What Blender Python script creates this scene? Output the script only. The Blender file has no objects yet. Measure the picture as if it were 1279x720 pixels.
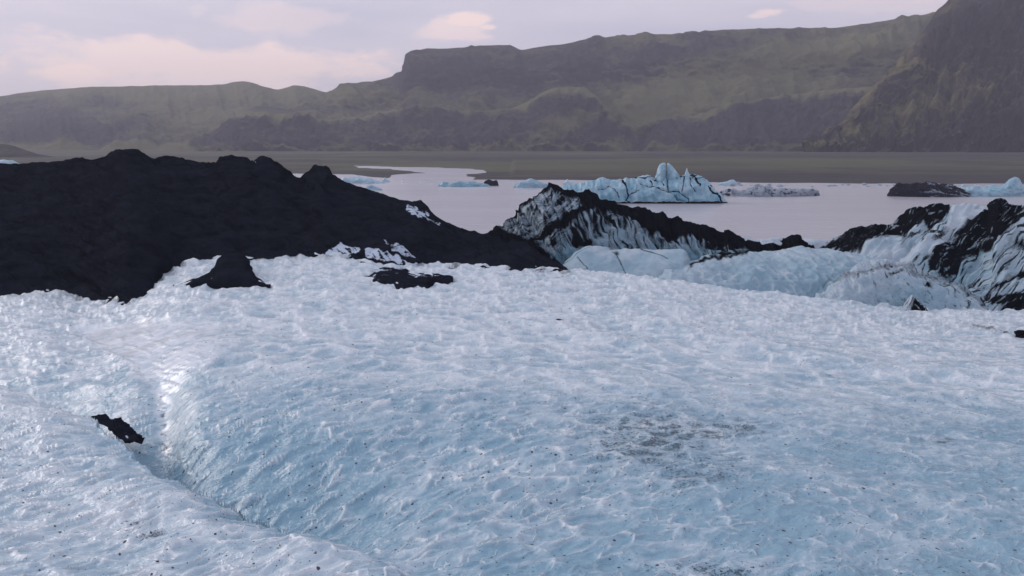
import bpy, bmesh, math, random
import numpy as np
from mathutils import Vector
random.seed(4)
C = bpy.context.scene.collection
PI = math.pi
rad = math.radians

# ------------------------------------------------------------------ camera
F = 1065.0           # focal length in photo pixels (photo is 1279 x 720)
HOR = 183.0          # eye level row
CAMZ = 15.0          # eye height above the lagoon, metres
PITCH = math.atan((360 - HOR) / F)
cp, sp = math.cos(PITCH), math.sin(PITCH)
cam_d = bpy.data.cameras.new("camera"); cam = bpy.data.objects.new("camera", cam_d); C.objects.link(cam)
cam_d.sensor_width = 36; cam_d.lens = 36 * F / 1279.0
cam_d.clip_start = 0.1; cam_d.clip_end = 30000
cam.location = (0, 0, CAMZ); cam.rotation_euler = (PI / 2 - PITCH, 0, 0)
bpy.context.scene.camera = cam

def slope(py):                      # rise per metre of forward distance of the sight line through row py
    v = (360.0 - np.asarray(py, float)) / F
    return (v * cp - sp) / (cp + v * sp)
def xfac(px, py):                   # x per metre of forward distance
    v = (360.0 - np.asarray(py, float)) / F
    return ((np.asarray(px, float) - 639.5) / F) / (cp + v * sp)
def proj(P):
    X, Y, Z = P[..., 0], P[..., 1], P[..., 2] - CAMZ
    d = Y * cp - Z * sp; u = Y * sp + Z * cp
    return 639.5 + F * X / d, 360 - F * u / d
def ywater(py): return -CAMZ / slope(py)

# ------------------------------------------------------------------ noise
def _h(ix, iy, iz, s):
    with np.errstate(over='ignore'):
        h = (ix.astype(np.int64).astype(np.uint32) * np.uint32(374761393) + iy.astype(np.int64).astype(np.uint32) * np.uint32(668265263)
             + iz.astype(np.int64).astype(np.uint32) * np.uint32(2246822519) + np.uint32((s * 3266489917 + 77) & 0xffffffff))
        h = (h ^ (h >> np.uint32(13))) * np.uint32(1274126177)
        h = (h ^ (h >> np.uint32(16))) * np.uint32(2654435761)
        h = h ^ (h >> np.uint32(15))
    return h
def _r(h): return h.astype(np.float64) / 4294967296.0
def noise(x, y, z=0.0, s=0):
    x, y, z = np.broadcast_arrays(np.asarray(x, float), np.asarray(y, float), np.asarray(z, float))
    ix, iy, iz = np.floor(x), np.floor(y), np.floor(z)
    fx, fy, fz = x - ix, y - iy, z - iz
    q = lambda t: t * t * t * (t * (t * 6 - 15) + 10)
    ux, uy, uz = q(fx), q(fy), q(fz)
    out = 0
    zs = (0, 1) if np.any(fz) else (0,)
    for a in (0, 1):
        for b in (0, 1):
            for c in zs:
                h = _h(ix + a, iy + b, iz + c, s)
                gx = (h & np.uint32(1023)).astype(float) / 511.5 - 1
                gy = ((h >> np.uint32(10)) & np.uint32(1023)).astype(float) / 511.5 - 1
                gz = ((h >> np.uint32(20)) & np.uint32(1023)).astype(float) / 511.5 - 1
                w = (ux if a else 1 - ux) * (uy if b else 1 - uy) * ((uz if c else 1 - uz) if len(zs) == 2 else 1)
                out = out + w * (gx * (fx - a) + gy * (fy - b) + gz * (fz - c))
    return out * 1.5
def fbm(x, y, z=0.0, o=4, s=0, g=0.5, ridged=False):
    t, a, f = 0, 1.0, 1.0
    for k in range(o):
        n = noise(np.asarray(x) * f, np.asarray(y) * f, np.asarray(z) * f, s + k * 17)
        if ridged: n = 1 - 2 * np.abs(n)
        t = t + a * n; a *= g; f *= 2.03
    return t
def vor(x, y, s=0, jit=0.85):
    ix, iy = np.floor(x), np.floor(y)
    f1 = np.full(x.shape, 9.0); f2 = np.full(x.shape, 9.0)
    for a in (-1, 0, 1):
        for b in (-1, 0, 1):
            cx, cy = ix + a, iy + b
            h = _h(cx, cy, cx * 0, s); h2 = _h(cx, cy, cx * 0, s + 991)
            d = np.hypot(cx + .5 + (_r(h) - .5) * jit - x, cy + .5 + (_r(h2) - .5) * jit - y)
            f2 = np.minimum(f2, np.maximum(f1, d)); f1 = np.minimum(f1, d)
    return f1, f2
def sst(a, b, x):
    t = np.clip((x - a) / (b - a), 0, 1); return t * t * (3 - 2 * t)

# ------------------------------------------------------------------ curves, masks
def curve(pts, x):                  # monotone-ish cubic through (x, v...) control points
    pts = sorted(pts); xs = np.array([p[0] for p in pts], float); vs = np.array([p[1] for p in pts], float)
    if len(xs) == 1: return np.full(np.shape(x), vs[0])
    dx = np.diff(xs); m = np.diff(vs) / dx
    t = np.zeros(len(xs)); t[0], t[-1] = m[0], m[-1]
    for i in range(1, len(xs) - 1):
        t[i] = 0 if m[i - 1] * m[i] <= 0 else 2 * m[i - 1] * m[i] / (m[i - 1] + m[i])
    xc = np.clip(x, xs[0], xs[-1]); i = np.clip(np.searchsorted(xs, xc, side='right') - 1, 0, len(xs) - 2)
    h = dx[i]; u = (xc - xs[i]) / h
    return ((2 * u**3 - 3 * u**2 + 1) * vs[i] + (u**3 - 2 * u**2 + u) * h * t[i] + (-2 * u**3 + 3 * u**2) * vs[i + 1] + (u**3 - u**2) * h * t[i + 1])
def inpoly(x, y, pts):
    r = np.zeros(x.shape, bool); n = len(pts)
    for i in range(n):
        x1, y1 = pts[i]; x2, y2 = pts[(i + 1) % n]
        if y1 == y2: continue
        c = ((y1 > y) != (y2 > y)) & (x < (x2 - x1) * (y - y1) / (y2 - y1) + x1)
        r ^= c
    return r
def dseg(x, y, pts):                # distance to a polyline and fraction along it
    best = np.full(x.shape, 1e9); bt = np.zeros(x.shape); side = np.zeros(x.shape)
    n = len(pts) - 1
    for i in range(n):
        ax, ay = pts[i][:2]; bx, by = pts[i + 1][:2]
        vx, vy = bx - ax, by - ay
        t = np.clip(((x - ax) * vx + (y - ay) * vy) / (vx * vx + vy * vy + 1e-12), 0, 1)
        d = np.hypot(x - ax - t * vx, y - ay - t * vy)
        m = d < best
        best = np.where(m, d, best); bt = np.where(m, (i + t) / n, bt)
        side = np.where(m, np.sign(vx * (y - ay) - vy * (x - ax)), side)
    return best, bt, side
def polymask(x, y, pts, soft=6.0, ins=True):   # soft mask that reaches 1 inside a polygon
    d, _, _ = dseg(x, y, list(pts) + [pts[0]])
    sd = np.where(inpoly(x, y, pts), d, -d)
    return sst(-soft / 2, soft / 2, sd)
def blob(x, y, cx, cy, rx, ry, a=0.0):
    c, s = math.cos(rad(a)), math.sin(rad(a))
    u = ((x - cx) * c + (y - cy) * s) / rx; v = (-(x - cx) * s + (y - cy) * c) / ry
    return np.exp(-(u * u + v * v))

# ------------------------------------------------------------------ mesh helpers
def grid_obj(name, P, mat, attrs=None, parent=None):
    n, m = P.shape[:2]
    me = bpy.data.meshes.new(name)
    idx = np.arange(n * m).reshape(n, m)
    q = np.stack([idx[:-1, :-1], idx[:-1, 1:], idx[1:, 1:], idx[1:, :-1]], -1).reshape(-1, 4)
    me.vertices.add(n * m); me.vertices.foreach_set('co', P.reshape(-1).astype(np.float32))
    me.loops.add(q.size); me.loops.foreach_set('vertex_index', q.reshape(-1).astype(np.int32))
    me.polygons.add(len(q)); me.polygons.foreach_set('loop_start', np.arange(0, q.size, 4, dtype=np.int32))
    me.polygons.foreach_set('use_smooth', np.ones(len(q), bool))
    me.update(calc_edges=True)
    for k, v in (attrs or {}).items():
        a = me.attributes.new(k, 'FLOAT', 'POINT'); a.data.foreach_set('value', np.broadcast_to(v, (n, m)).reshape(-1).astype(np.float32))
    me.materials.append(mat)
    o = bpy.data.objects.new(name, me); C.objects.link(o)
    if parent: o.parent = parent
    return o
def tag(o, label, cat=None, group=None, kind=None):
    o['label'] = label
    if cat: o['category'] = cat
    if group: o['group'] = group
    if kind: o['kind'] = kind
    return o
def normals(P):
    du = np.gradient(P, axis=1); dv = np.gradient(P, axis=0)
    n = np.cross(du, dv); n /= np.linalg.norm(n, axis=-1, keepdims=True) + 1e-9
    return n
def loft(rows, pxs, seg):
    """rows: ('p', [(px,py,Y)..]) or ('z', [(px,z,Y)..]); seg: vertex rows between neighbours. Returns world grid."""
    R = []
    for kind, pts in rows:
        Y = curve([(p[0], p[2]) for p in pts], pxs); v = curve([(p[0], p[1]) for p in pts], pxs)
        z = CAMZ + slope(v) * Y if kind == 'p' else v
        R.append(np.stack([Y, z], -1))
    R = np.array(R); n = len(R)
    T = np.zeros_like(R); T[1:-1] = (R[2:] - R[:-2]) * 0.5; T[0] = R[1] - R[0]; T[-1] = R[-1] - R[-2]
    out = []
    for i in range(n - 1):
        for k in range(seg[i]):
            u = k / seg[i]
            a = np.linalg.norm(R[i + 1] - R[i], axis=-1, keepdims=True)
            t0 = T[i] * np.minimum(1, a / (np.linalg.norm(T[i], axis=-1, keepdims=True) + 1e-9))
            t1 = T[i + 1] * np.minimum(1, a / (np.linalg.norm(T[i + 1], axis=-1, keepdims=True) + 1e-9))
            out.append((2*u**3-3*u**2+1)*R[i] + (u**3-2*u**2+u)*t0 + (-2*u**3+3*u**2)*R[i+1] + (u**3-u**2)*t1)
    out.append(R[-1]); out = np.array(out)
    Y, z = out[..., 0], out[..., 1]
    # recover the sight-line row to keep each column in its own vertical sight plane
    k = (z - CAMZ) / Y; v = (sp + k * cp) / (cp - k * sp)
    X = ((pxs[None, :] - 639.5) / F) / (cp + v * sp) * Y
    return np.stack([X, Y, z], -1)
def cols(a, b, step): return np.linspace(a, b, max(2, int((b - a) / step)))
def mix(a, b, t): return a + (b - a) * t

# ------------------------------------------------------------------ materials
def newmat(name):
    m = bpy.data.materials.new(name); m.use_nodes = True
    return m, m.node_tree, m.node_tree.nodes['Principled BSDF']
def N(nt, t, **k):
    n = nt.nodes.new(t)
    for a, b in k.items():
        if a in n.inputs: n.inputs[a].default_value = b
        else: setattr(n, a, b)
    return n
def L(nt, a, b): nt.links.new(a, b)
def ramp(nt, src, stops, interp='LINEAR'):
    r = nt.nodes.new('ShaderNodeValToRGB'); r.color_ramp.interpolation = interp
    e = r.color_ramp.elements
    while len(e) < len(stops): e.new(0.5)
    for i, (p, c) in enumerate(stops):
        e[i].position = p; e[i].color = (c, c, c, 1) if isinstance(c, (int, float)) else tuple(c) + (1,)
    if src is not None: L(nt, src, r.inputs[0])
    return r.outputs[0]
def mixc(nt, f, a, b, mode='MIX'):
    m = nt.nodes.new('ShaderNodeMix'); m.data_type = 'RGBA'; m.blend_type = mode
    for s, v in ((m.inputs[0], f), (m.inputs[6], a), (m.inputs[7], b)):
        if isinstance(v, bpy.types.NodeSocket): L(nt, v, s)
        elif isinstance(v, (int, float)): s.default_value = v
        else: s.default_value = tuple(v) + (1,)
    return m.outputs[2]
def mth(nt, op, a, b=None, c=None, clamp=False):
    m = nt.nodes.new('ShaderNodeMath'); m.operation = op; m.use_clamp = clamp
    for s, v in zip(m.inputs, (a, b, c)):
        if v is None: continue
        if isinstance(v, bpy.types.NodeSocket): L(nt, v, s)
        else: s.default_value = v
    return m.outputs[0]
def tex(nt, scale, detail=4, rough=.55, stretch=None, rot=None, dist=0.0):
    tc = nt.nodes.new('ShaderNodeTexCoord'); mp = nt.nodes.new('ShaderNodeMapping')
    L(nt, tc.outputs['Object'], mp.inputs[0])
    if stretch: mp.inputs['Scale'].default_value = stretch
    if rot: mp.inputs['Rotation'].default_value = rot
    n = nt.nodes.new('ShaderNodeTexNoise'); L(nt, mp.outputs[0], n.inputs['Vector'])
    n.inputs['Scale'].default_value = scale; n.inputs['Detail'].default_value = detail
    n.inputs['Roughness'].default_value = rough; n.inputs['Distortion'].default_value = dist
    return n.outputs['Fac']
def attr(nt, name):
    a = nt.nodes.new('ShaderNodeAttribute'); a.attribute_name = name; return a.outputs['Fac']

ASH = (0.0075, 0.0082, 0.0115)
def ice_mat(name, white=(.70, .75, .86), blue=(.34, .54, .72), fs=9.0, bump=.25, bdist=.02, specks=0.0, rough=.38, sub=0.0, ash=ASH, jag=1.1, ascale=1.0, cover=1.0, edge=(.42, .56), shards=False, spec=.32):
    m, nt, b = newmat(name)
    fr, ah = attr(nt, 'frost'), attr(nt, 'ash')
    n1 = tex(nt, fs, 6, .6, dist=.6); n2 = tex(nt, fs * 5, 4, .6)
    f = mth(nt, 'ADD', fr, mth(nt, 'MULTIPLY', mth(nt, 'SUBTRACT', n1, .5), .28 if shards else .55), clamp=True)
    hs = None
    if shards:                       # finer angular facets with frosted edges, sloping the same way as the sun cups
        tcs = nt.nodes.new('ShaderNodeTexCoord'); ds = nt.nodes.new('ShaderNodeTexNoise'); ds.inputs['Scale'].default_value = 3.0; ds.inputs['Detail'].default_value = 3
        L(nt, tcs.outputs['Object'], ds.inputs['Vector'])
        va = nt.nodes.new('ShaderNodeVectorMath'); va.operation = 'MULTIPLY_ADD'; L(nt, ds.outputs['Color'], va.inputs[0]); va.inputs[1].default_value = (.45, .45, .45); L(nt, tcs.outputs['Object'], va.inputs[2])
        mps = nt.nodes.new('ShaderNodeMapping'); mps.inputs['Rotation'].default_value = (0, 0, rad(-32)); L(nt, va.outputs[0], mps.inputs[0])
        mp2 = nt.nodes.new('ShaderNodeMapping'); mp2.inputs['Scale'].default_value = (2.0, 4.6, 2.0); L(nt, mps.outputs[0], mp2.inputs[0])
        v1 = nt.nodes.new('ShaderNodeTexVoronoi'); v1.voronoi_dimensions = '2D'; v1.inputs['Scale'].default_value = 1.0; L(nt, mp2.outputs[0], v1.inputs['Vector'])
        v2 = nt.nodes.new('ShaderNodeTexVoronoi'); v2.voronoi_dimensions = '2D'; v2.feature = 'DISTANCE_TO_EDGE'; v2.inputs['Scale'].default_value = 1.0; L(nt, mp2.outputs[0], v2.inputs['Vector'])
        ln = ramp(nt, v2.outputs['Distance'], [(.015, 1.0), (.085, 0.0)])
        ln = mth(nt, 'MULTIPLY', ln, ramp(nt, tex(nt, 1.7, 3, .5), [(.50, 0.0), (.62, 1.0)]))
        f = mth(nt, 'ADD', f, mth(nt, 'MULTIPLY', ln, .50), clamp=True)
        hs = mth(nt, 'ADD', mth(nt, 'MULTIPLY', v1.outputs['Distance'], .9), mth(nt, 'MULTIPLY', ln, .35))
    col = mixc(nt, f, blue, white)
    # ragged ash edge
    na = tex(nt, 5.5 * ascale, 7, .68, dist=.8)
    a2 = mth(nt, 'ADD', ah, mth(nt, 'MULTIPLY', mth(nt, 'SUBTRACT', na, .5), jag))
    am = ramp(nt, a2, [(edge[0], 0.0), (edge[1], 1.0)])
    am = mth(nt, 'MULTIPLY', am, ramp(nt, ah, [(.04, 0.0), (.16, 1.0)]))
    if cover < 1: am = mth(nt, 'MULTIPLY', am, cover)
    ashc = mixc(nt, n2, tuple(c * .7 for c in ash), tuple(c * 1.7 for c in ash))
    if specks:
        tc = nt.nodes.new('ShaderNodeTexCoord')
        for sc, th, sd in ((2.1, .07, .45), (4.3, .085, .50), (8.5, .10, .66)):
            v = N(nt, 'ShaderNodeTexVoronoi'); v.inputs['Scale'].default_value = sc; v.voronoi_dimensions = '2D'
            L(nt, tc.outputs['Object'], v.inputs['Vector'])
            sepc = nt.nodes.new('ShaderNodeSeparateColor'); L(nt, v.outputs['Color'], sepc.inputs[0])
            dot = mth(nt, 'LESS_THAN', v.outputs['Distance'], mth(nt, 'MULTIPLY', sepc.outputs[1], th))
            dot = mth(nt, 'MULTIPLY', dot, mth(nt, 'GREATER_THAN', sepc.outputs[0], sd))
            am = mth(nt, 'MAXIMUM', am, mth(nt, 'MULTIPLY', dot, specks))
    col = mixc(nt, am, col, ashc)
    L(nt, col, b.inputs['Base Color'])
    rr = mth(nt, 'ADD', mth(nt, 'MULTIPLY', am, .45), rough, clamp=True)
    if shards:
        wet = attr(nt, 'wet'); rr = mth(nt, 'SUBTRACT', rr, mth(nt, 'MULTIPLY', wet, .06))
    L(nt, rr, b.inputs['Roughness'])
    L(nt, mth(nt, 'MULTIPLY', mth(nt, 'SUBTRACT', 1.0, am), spec), b.inputs['Specular IOR Level'])
    if sub:
        b.inputs['Subsurface Radius'].default_value = (.35, .75, 1.0)
        b.inputs['Subsurface Scale'].default_value = sub
        L(nt, mth(nt, 'MULTIPLY', mth(nt, 'SUBTRACT', 1.0, am), .6), b.inputs['Subsurface Weight'])
    bp = nt.nodes.new('ShaderNodeBump'); bp.inputs['Strength'].default_value = bump; bp.inputs['Distance'].default_value = bdist
    hh = mth(nt, 'ADD', mth(nt, 'MULTIPLY', n1, 1.0), mth(nt, 'MULTIPLY', n2, .45))
    if hs is not None: hh = mth(nt, 'ADD', mth(nt, 'MULTIPLY', hh, .7), hs); hh = mth(nt, 'MULTIPLY', hh, mth(nt, 'SUBTRACT', 1.0, mth(nt, 'MULTIPLY', attr(nt, 'wet'), .8)))
    L(nt, hh, bp.inputs['Height']); L(nt, bp.outputs[0], b.inputs['Normal'])
    return m
M_glacier = ice_mat('glacier_ice', white=(.84, .86, .89), blue=(.26, .42, .525), fs=5.0, bump=.8, bdist=.05, specks=.93, rough=.26, ash=(.045, .042, .048), jag=2.0, ascale=3.2, cover=.75, shards=True, spec=.5)
M_mound = ice_mat('ashy_ice', white=(.50, .55, .61), blue=(.21, .36, .44), fs=1.6, bump=.8, bdist=.14, ascale=1.3, jag=1.15, edge=(.26, .78))
M_berg = ice_mat('berg_ice', white=(.43, .57, .65), blue=(.11, .29, .40), fs=.5, bump=.5, bdist=.4, ascale=.12, jag=.6)
M_grey = ice_mat('grey_berg_ice', white=(.34, .37, .43), blue=(.15, .18, .23), fs=.6, bump=.5, bdist=.3, ascale=.16, ash=(.022, .022, .032))
M_dusty = ice_mat('dusty_streaked_ice', white=(.31, .35, .42), blue=(.13, .24, .31), fs=1.6, bump=.8, bdist=.14, ascale=1.3, jag=1.1, edge=(.18, .74))
def ash_mat():
    m, nt, b = newmat('volcanic_ash')
    n1 = ramp(nt, tex(nt, .5, 9, .68, stretch=(.6, 1, 1.8), rot=(0, .5, 0), dist=.5), [(.30, 0.0), (.78, 1.0)]); n2 = tex(nt, 6, 6, .7)
    fr = attr(nt, 'frost')
    na = tex(nt, 2.2, 7, .66, stretch=(1, 1, 1.3), dist=.6)
    c = mixc(nt, n1, (.0040, .0050, .0095), (.024, .028, .041))
    c = mixc(nt, mth(nt, 'MULTIPLY', n2, .5), c, (.024, .025, .033))
    a = ramp(nt, mth(nt, 'ADD', fr, mth(nt, 'MULTIPLY', mth(nt, 'SUBTRACT', na, .5), 1.0)), [(.50, 0.0), (.62, 1.0)])
    a = mth(nt, 'MULTIPLY', a, ramp(nt, fr, [(.05, 0.0), (.2, 1.0)]))
    c = mixc(nt, a, c, (.56, .62, .73))
    L(nt, c, b.inputs['Base Color']); b.inputs['Roughness'].default_value = 1.0; b.inputs['Specular IOR Level'].default_value = 0.0
    bp = nt.nodes.new('ShaderNodeBump'); bp.inputs['Strength'].default_value = .8; bp.inputs['Distance'].default_value = .25
    L(nt, mth(nt, 'ADD', mth(nt, 'MULTIPLY', tex(nt, 1.3, 8, .65), 1.0), mth(nt, 'MULTIPLY', n2, .2)), bp.inputs['Height']); L(nt, bp.outputs[0], b.inputs['Normal'])
    return m
M_ash = ash_mat()
def hill_mat(name, moss=(.150, .142, .082), rock=(.044, .036, .046), sc=.01):
    m, nt, b = newmat(name)
    mo = attr(nt, 'moss')
    n1 = tex(nt, sc, 9, .62, dist=.4); n2 = tex(nt, sc * 6, 8, .65, stretch=(1, 1, .45)); n3 = tex(nt, sc * .35, 4, .5)
    g = nt.nodes.new('ShaderNodeNewGeometry'); sx = nt.nodes.new('ShaderNodeSeparateXYZ'); L(nt, g.outputs['Normal'], sx.inputs[0])
    f = mth(nt, 'ADD', mo, mth(nt, 'MULTIPLY', mth(nt, 'SUBTRACT', n1, .5), 1.5))
    f = mth(nt, 'ADD', f, mth(nt, 'MULTIPLY', mth(nt, 'SUBTRACT', n2, .5), .9))
    f = mth(nt, 'ADD', f, mth(nt, 'MULTIPLY', mth(nt, 'SUBTRACT', sx.outputs[2], .55), .5))
    f = ramp(nt, f, [(.25, 0.0), (.9, 1.0)])
    r2 = mixc(nt, n2, tuple(c * .6 for c in rock), tuple(c * 1.6 for c in rock))
    m2 = mixc(nt, n3, tuple(c * .8 for c in moss), (moss[0] * 1.25, moss[1] * 1.15, moss[2] * 1.1))
    L(nt, mixc(nt, f, r2, m2), b.inputs['Base Color']); b.inputs['Roughness'].default_value = .95; b.inputs['Specular IOR Level'].default_value = .05
    bp = nt.nodes.new('ShaderNodeBump'); bp.inputs['Strength'].default_value = 1.0; bp.inputs['Distance'].default_value = 9
    L(nt, mth(nt, 'ADD', n1, mth(nt, 'MULTIPLY', n2, .35)), bp.inputs['Height']); L(nt, bp.outputs[0], b.inputs['Normal'])
    return m
M_hill = hill_mat('mossy_hillside'); M_cliff = hill_mat('basalt_cliff', moss=(.15, .135, .068), rock=(.036, .029, .033), sc=.018)
def plain_mat():
    m, nt, b = newmat('outwash_gravel')
    n1 = tex(nt, .006, 8, .68, stretch=(.5, 1.0, 1), dist=.8); n2 = tex(nt, .05, 8, .75, stretch=(.8, .8, 1)); mo = attr(nt, 'moss')
    f = mth(nt, 'ADD', mo, mth(nt, 'ADD', mth(nt, 'MULTIPLY', mth(nt, 'SUBTRACT', n1, .5), 2.6), mth(nt, 'MULTIPLY', mth(nt, 'SUBTRACT', n2, .5), .8)))
    f = ramp(nt, f, [(.2, 0.0), (.85, 1.0)])
    c = mixc(nt, f, mixc(nt, n2, (.045, .037, .040), (.11, .096, .096)), (.125, .117, .08))
    L(nt, c, b.inputs['Base Color']); b.inputs['Roughness'].default_value = .95; b.inputs['Specular IOR Level'].default_value = .1
    return m
M_plain = plain_mat()
def water_mat():
    m, nt, b = newmat('silty_water')
    n0 = tex(nt, .012, 4, .5, stretch=(.4, 1.6, 1))
    L(nt, mixc(nt, n0, (.46, .42, .45), (.56, .52, .545)), b.inputs['Base Color'])
    b.inputs['Roughness'].default_value = .22; b.inputs['IOR'].default_value = 1.333
    n1 = tex(nt, .55, 4, .6, stretch=(.5, 1.0, 1)); n2 = tex(nt, .05, 3, .5, stretch=(.3, 1.2, 1))
    bp = nt.nodes.new('ShaderNodeBump'); bp.inputs['Strength'].default_value = 1.0; bp.inputs['Distance'].default_value = .35
    L(nt, mth(nt, 'MULTIPLY', n1, ramp(nt, n2, [(.35, .5), (.65, 1.0)])), bp.inputs['Height']); L(nt, bp.outputs[0], b.inputs['Normal'])
    return m
M_water = water_mat()
def rock_mat():
    m, nt, b = newmat('dark_stone')
    n = tex(nt, 12, 6, .7)
    L(nt, mixc(nt, n, (.004, .004, .006), (.016, .014, .017)), b.inputs['Base Color']); b.inputs['Roughness'].default_value = 1.0; b.inputs['Specular IOR Level'].default_value = .02
    bp = nt.nodes.new('ShaderNodeBump'); bp.inputs['Strength'].default_value = .8; bp.inputs['Distance'].default_value = .03
    L(nt, n, bp.inputs['Height']); L(nt, bp.outputs[0], b.inputs['Normal'])
    return m
M_rock = rock_mat()

# ------------------------------------------------------------------ foreground glacier surface
YC = 55.0
CREST = [(-400, 385), (-120, 372), (0, 366), (60, 362), (95, 364), (160, 352), (210, 335), (250, 325), (330, 325), (420, 321), (480, 328), (560, 333), (620, 335),
         (700, 340), (760, 346), (830, 352), (900, 363), (960, 369), (1060, 380), (1120, 386), (1180, 389), (1279, 392), (1400, 392), (1700, 384)]
def ab(px):
    hC = -slope(curve(CREST, px)) * YC; h12 = -slope(720.0) * 12.0
    b = (hC - h12) / (YC - 12.0); return h12 - 12.0 * b, b
def ice_Y(px, py):
    a, b = ab(np.asarray(px, float)); return a / np.maximum(-slope(py) - b, 1e-3)
def plan(px, py):
    Y = ice_Y(px, py); return float(xfac(px, py) * Y), float(Y)
LIP = [(-260, 415), (-120, 448), (0, 480), (60, 500), (112, 522), (160, 560), (200, 587), (235, 607), (300, 632), (345, 655), (378, 672), (420, 692), (520, 735), (640, 800)]
LIPW = [plan(*p) for p in LIP]
def ice_base(px, Y):
    """height of the ice above the lagoon, before the sun cups"""
    a, b = ab(px)
    z = CAMZ - (a + b * Y)
    X = (px - 639.5) / F / (cp + sp * np.tan(0)) * Y
    k = (z - CAMZ) / Y; v = (sp + k * cp) / (cp - k * sp); X = ((px - 639.5) / F) / (cp + v * sp) * Y
    over = np.maximum(0, Y - YC + 1.2 * noise(X / 3.0, Y * 0 + 3.3, 0, 5))
    z = z - 0.035 * over**2
    fade = sst(58, 30, Y)
    z = z + (0.16 * noise(X / 5.5, Y / 4.5, 0, 1) + 0.08 * noise(X / 2.2, Y / 1.8, 0, 2)) * (0.45 + 0.55 * fade)
    z = z + 0.10 * noise(X / 1.8, Y / 2.0, 0, 9) * sst(45, 54, Y)
    # the gully behind the near lobe
    d, t, side = dseg(X, Y, LIPW)
    fr = t * (len(LIP) - 1)
    D = curve([(0, .3), (2, .45), (4, .9), (6, 1.35), (8, 1.5), (9.5, 1.1), (10.5, .55), (11.5, .25), (13, 0.0)], fr)
    W = curve([(0, 1.5), (3, 1.8), (6, 2.3), (9, 2.6), (13, 2.0)], fr)
    dd = d * side + .16 * noise(X / .7, Y / .7, 0, 15) + .22 * noise(X / 2.0, Y / 2.0, 0, 16)
    far = D * np.exp(-np.maximum(dd - .35, 0)**1.4 / W**1.4) * (1 - np.exp(-np.maximum(dd, 0) / .14))
    z = z - np.where(dd > 0, far, 0)
    z = z - 0.10 * D * np.exp(-(np.minimum(dd, 0) / .35)**2) * (dd < 0)
    z = z + 0.10 * np.exp(-((dd + 1.1) / .8)**2) * (dd < 0) * np.minimum(D, 1)
    z = z + .22 * blob(*proj(np.stack([X, Y, z], -1)), 385, 700, 48, 26, 10) * (dd < .3) + .16 * blob(*proj(np.stack([X, Y, z], -1)), 470, 722, 40, 20, 10)
    # runnel coming down into the gully from the slushy flat
    R1 = [plan(*p) for p in ((185, 430), (200, 470), (206, 510), (206, 560), (210, 585))]
    d1, t1, _ = dseg(X, Y, R1)
    z = z - 0.42 * np.exp(-(d1 / .55)**2) * sst(0.0, .5, t1) * (dd > 0)
    # shallow trough across the right-hand side
    R2 = [plan(*p) for p in ((700, 392), (850, 425), (990, 452), (1110, 470), (1300, 478), (1600, 480))]
    d2, t2, _ = dseg(X, Y, R2)
    z = z - 0.30 * np.exp(-(d2 / 1.6)**2) * sst(0, .15, t2) + .12 * np.exp(-((d2 - 2.5) / 1.2)**2) * sst(0, .15, t2)
    return X, z, dd, D

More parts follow.
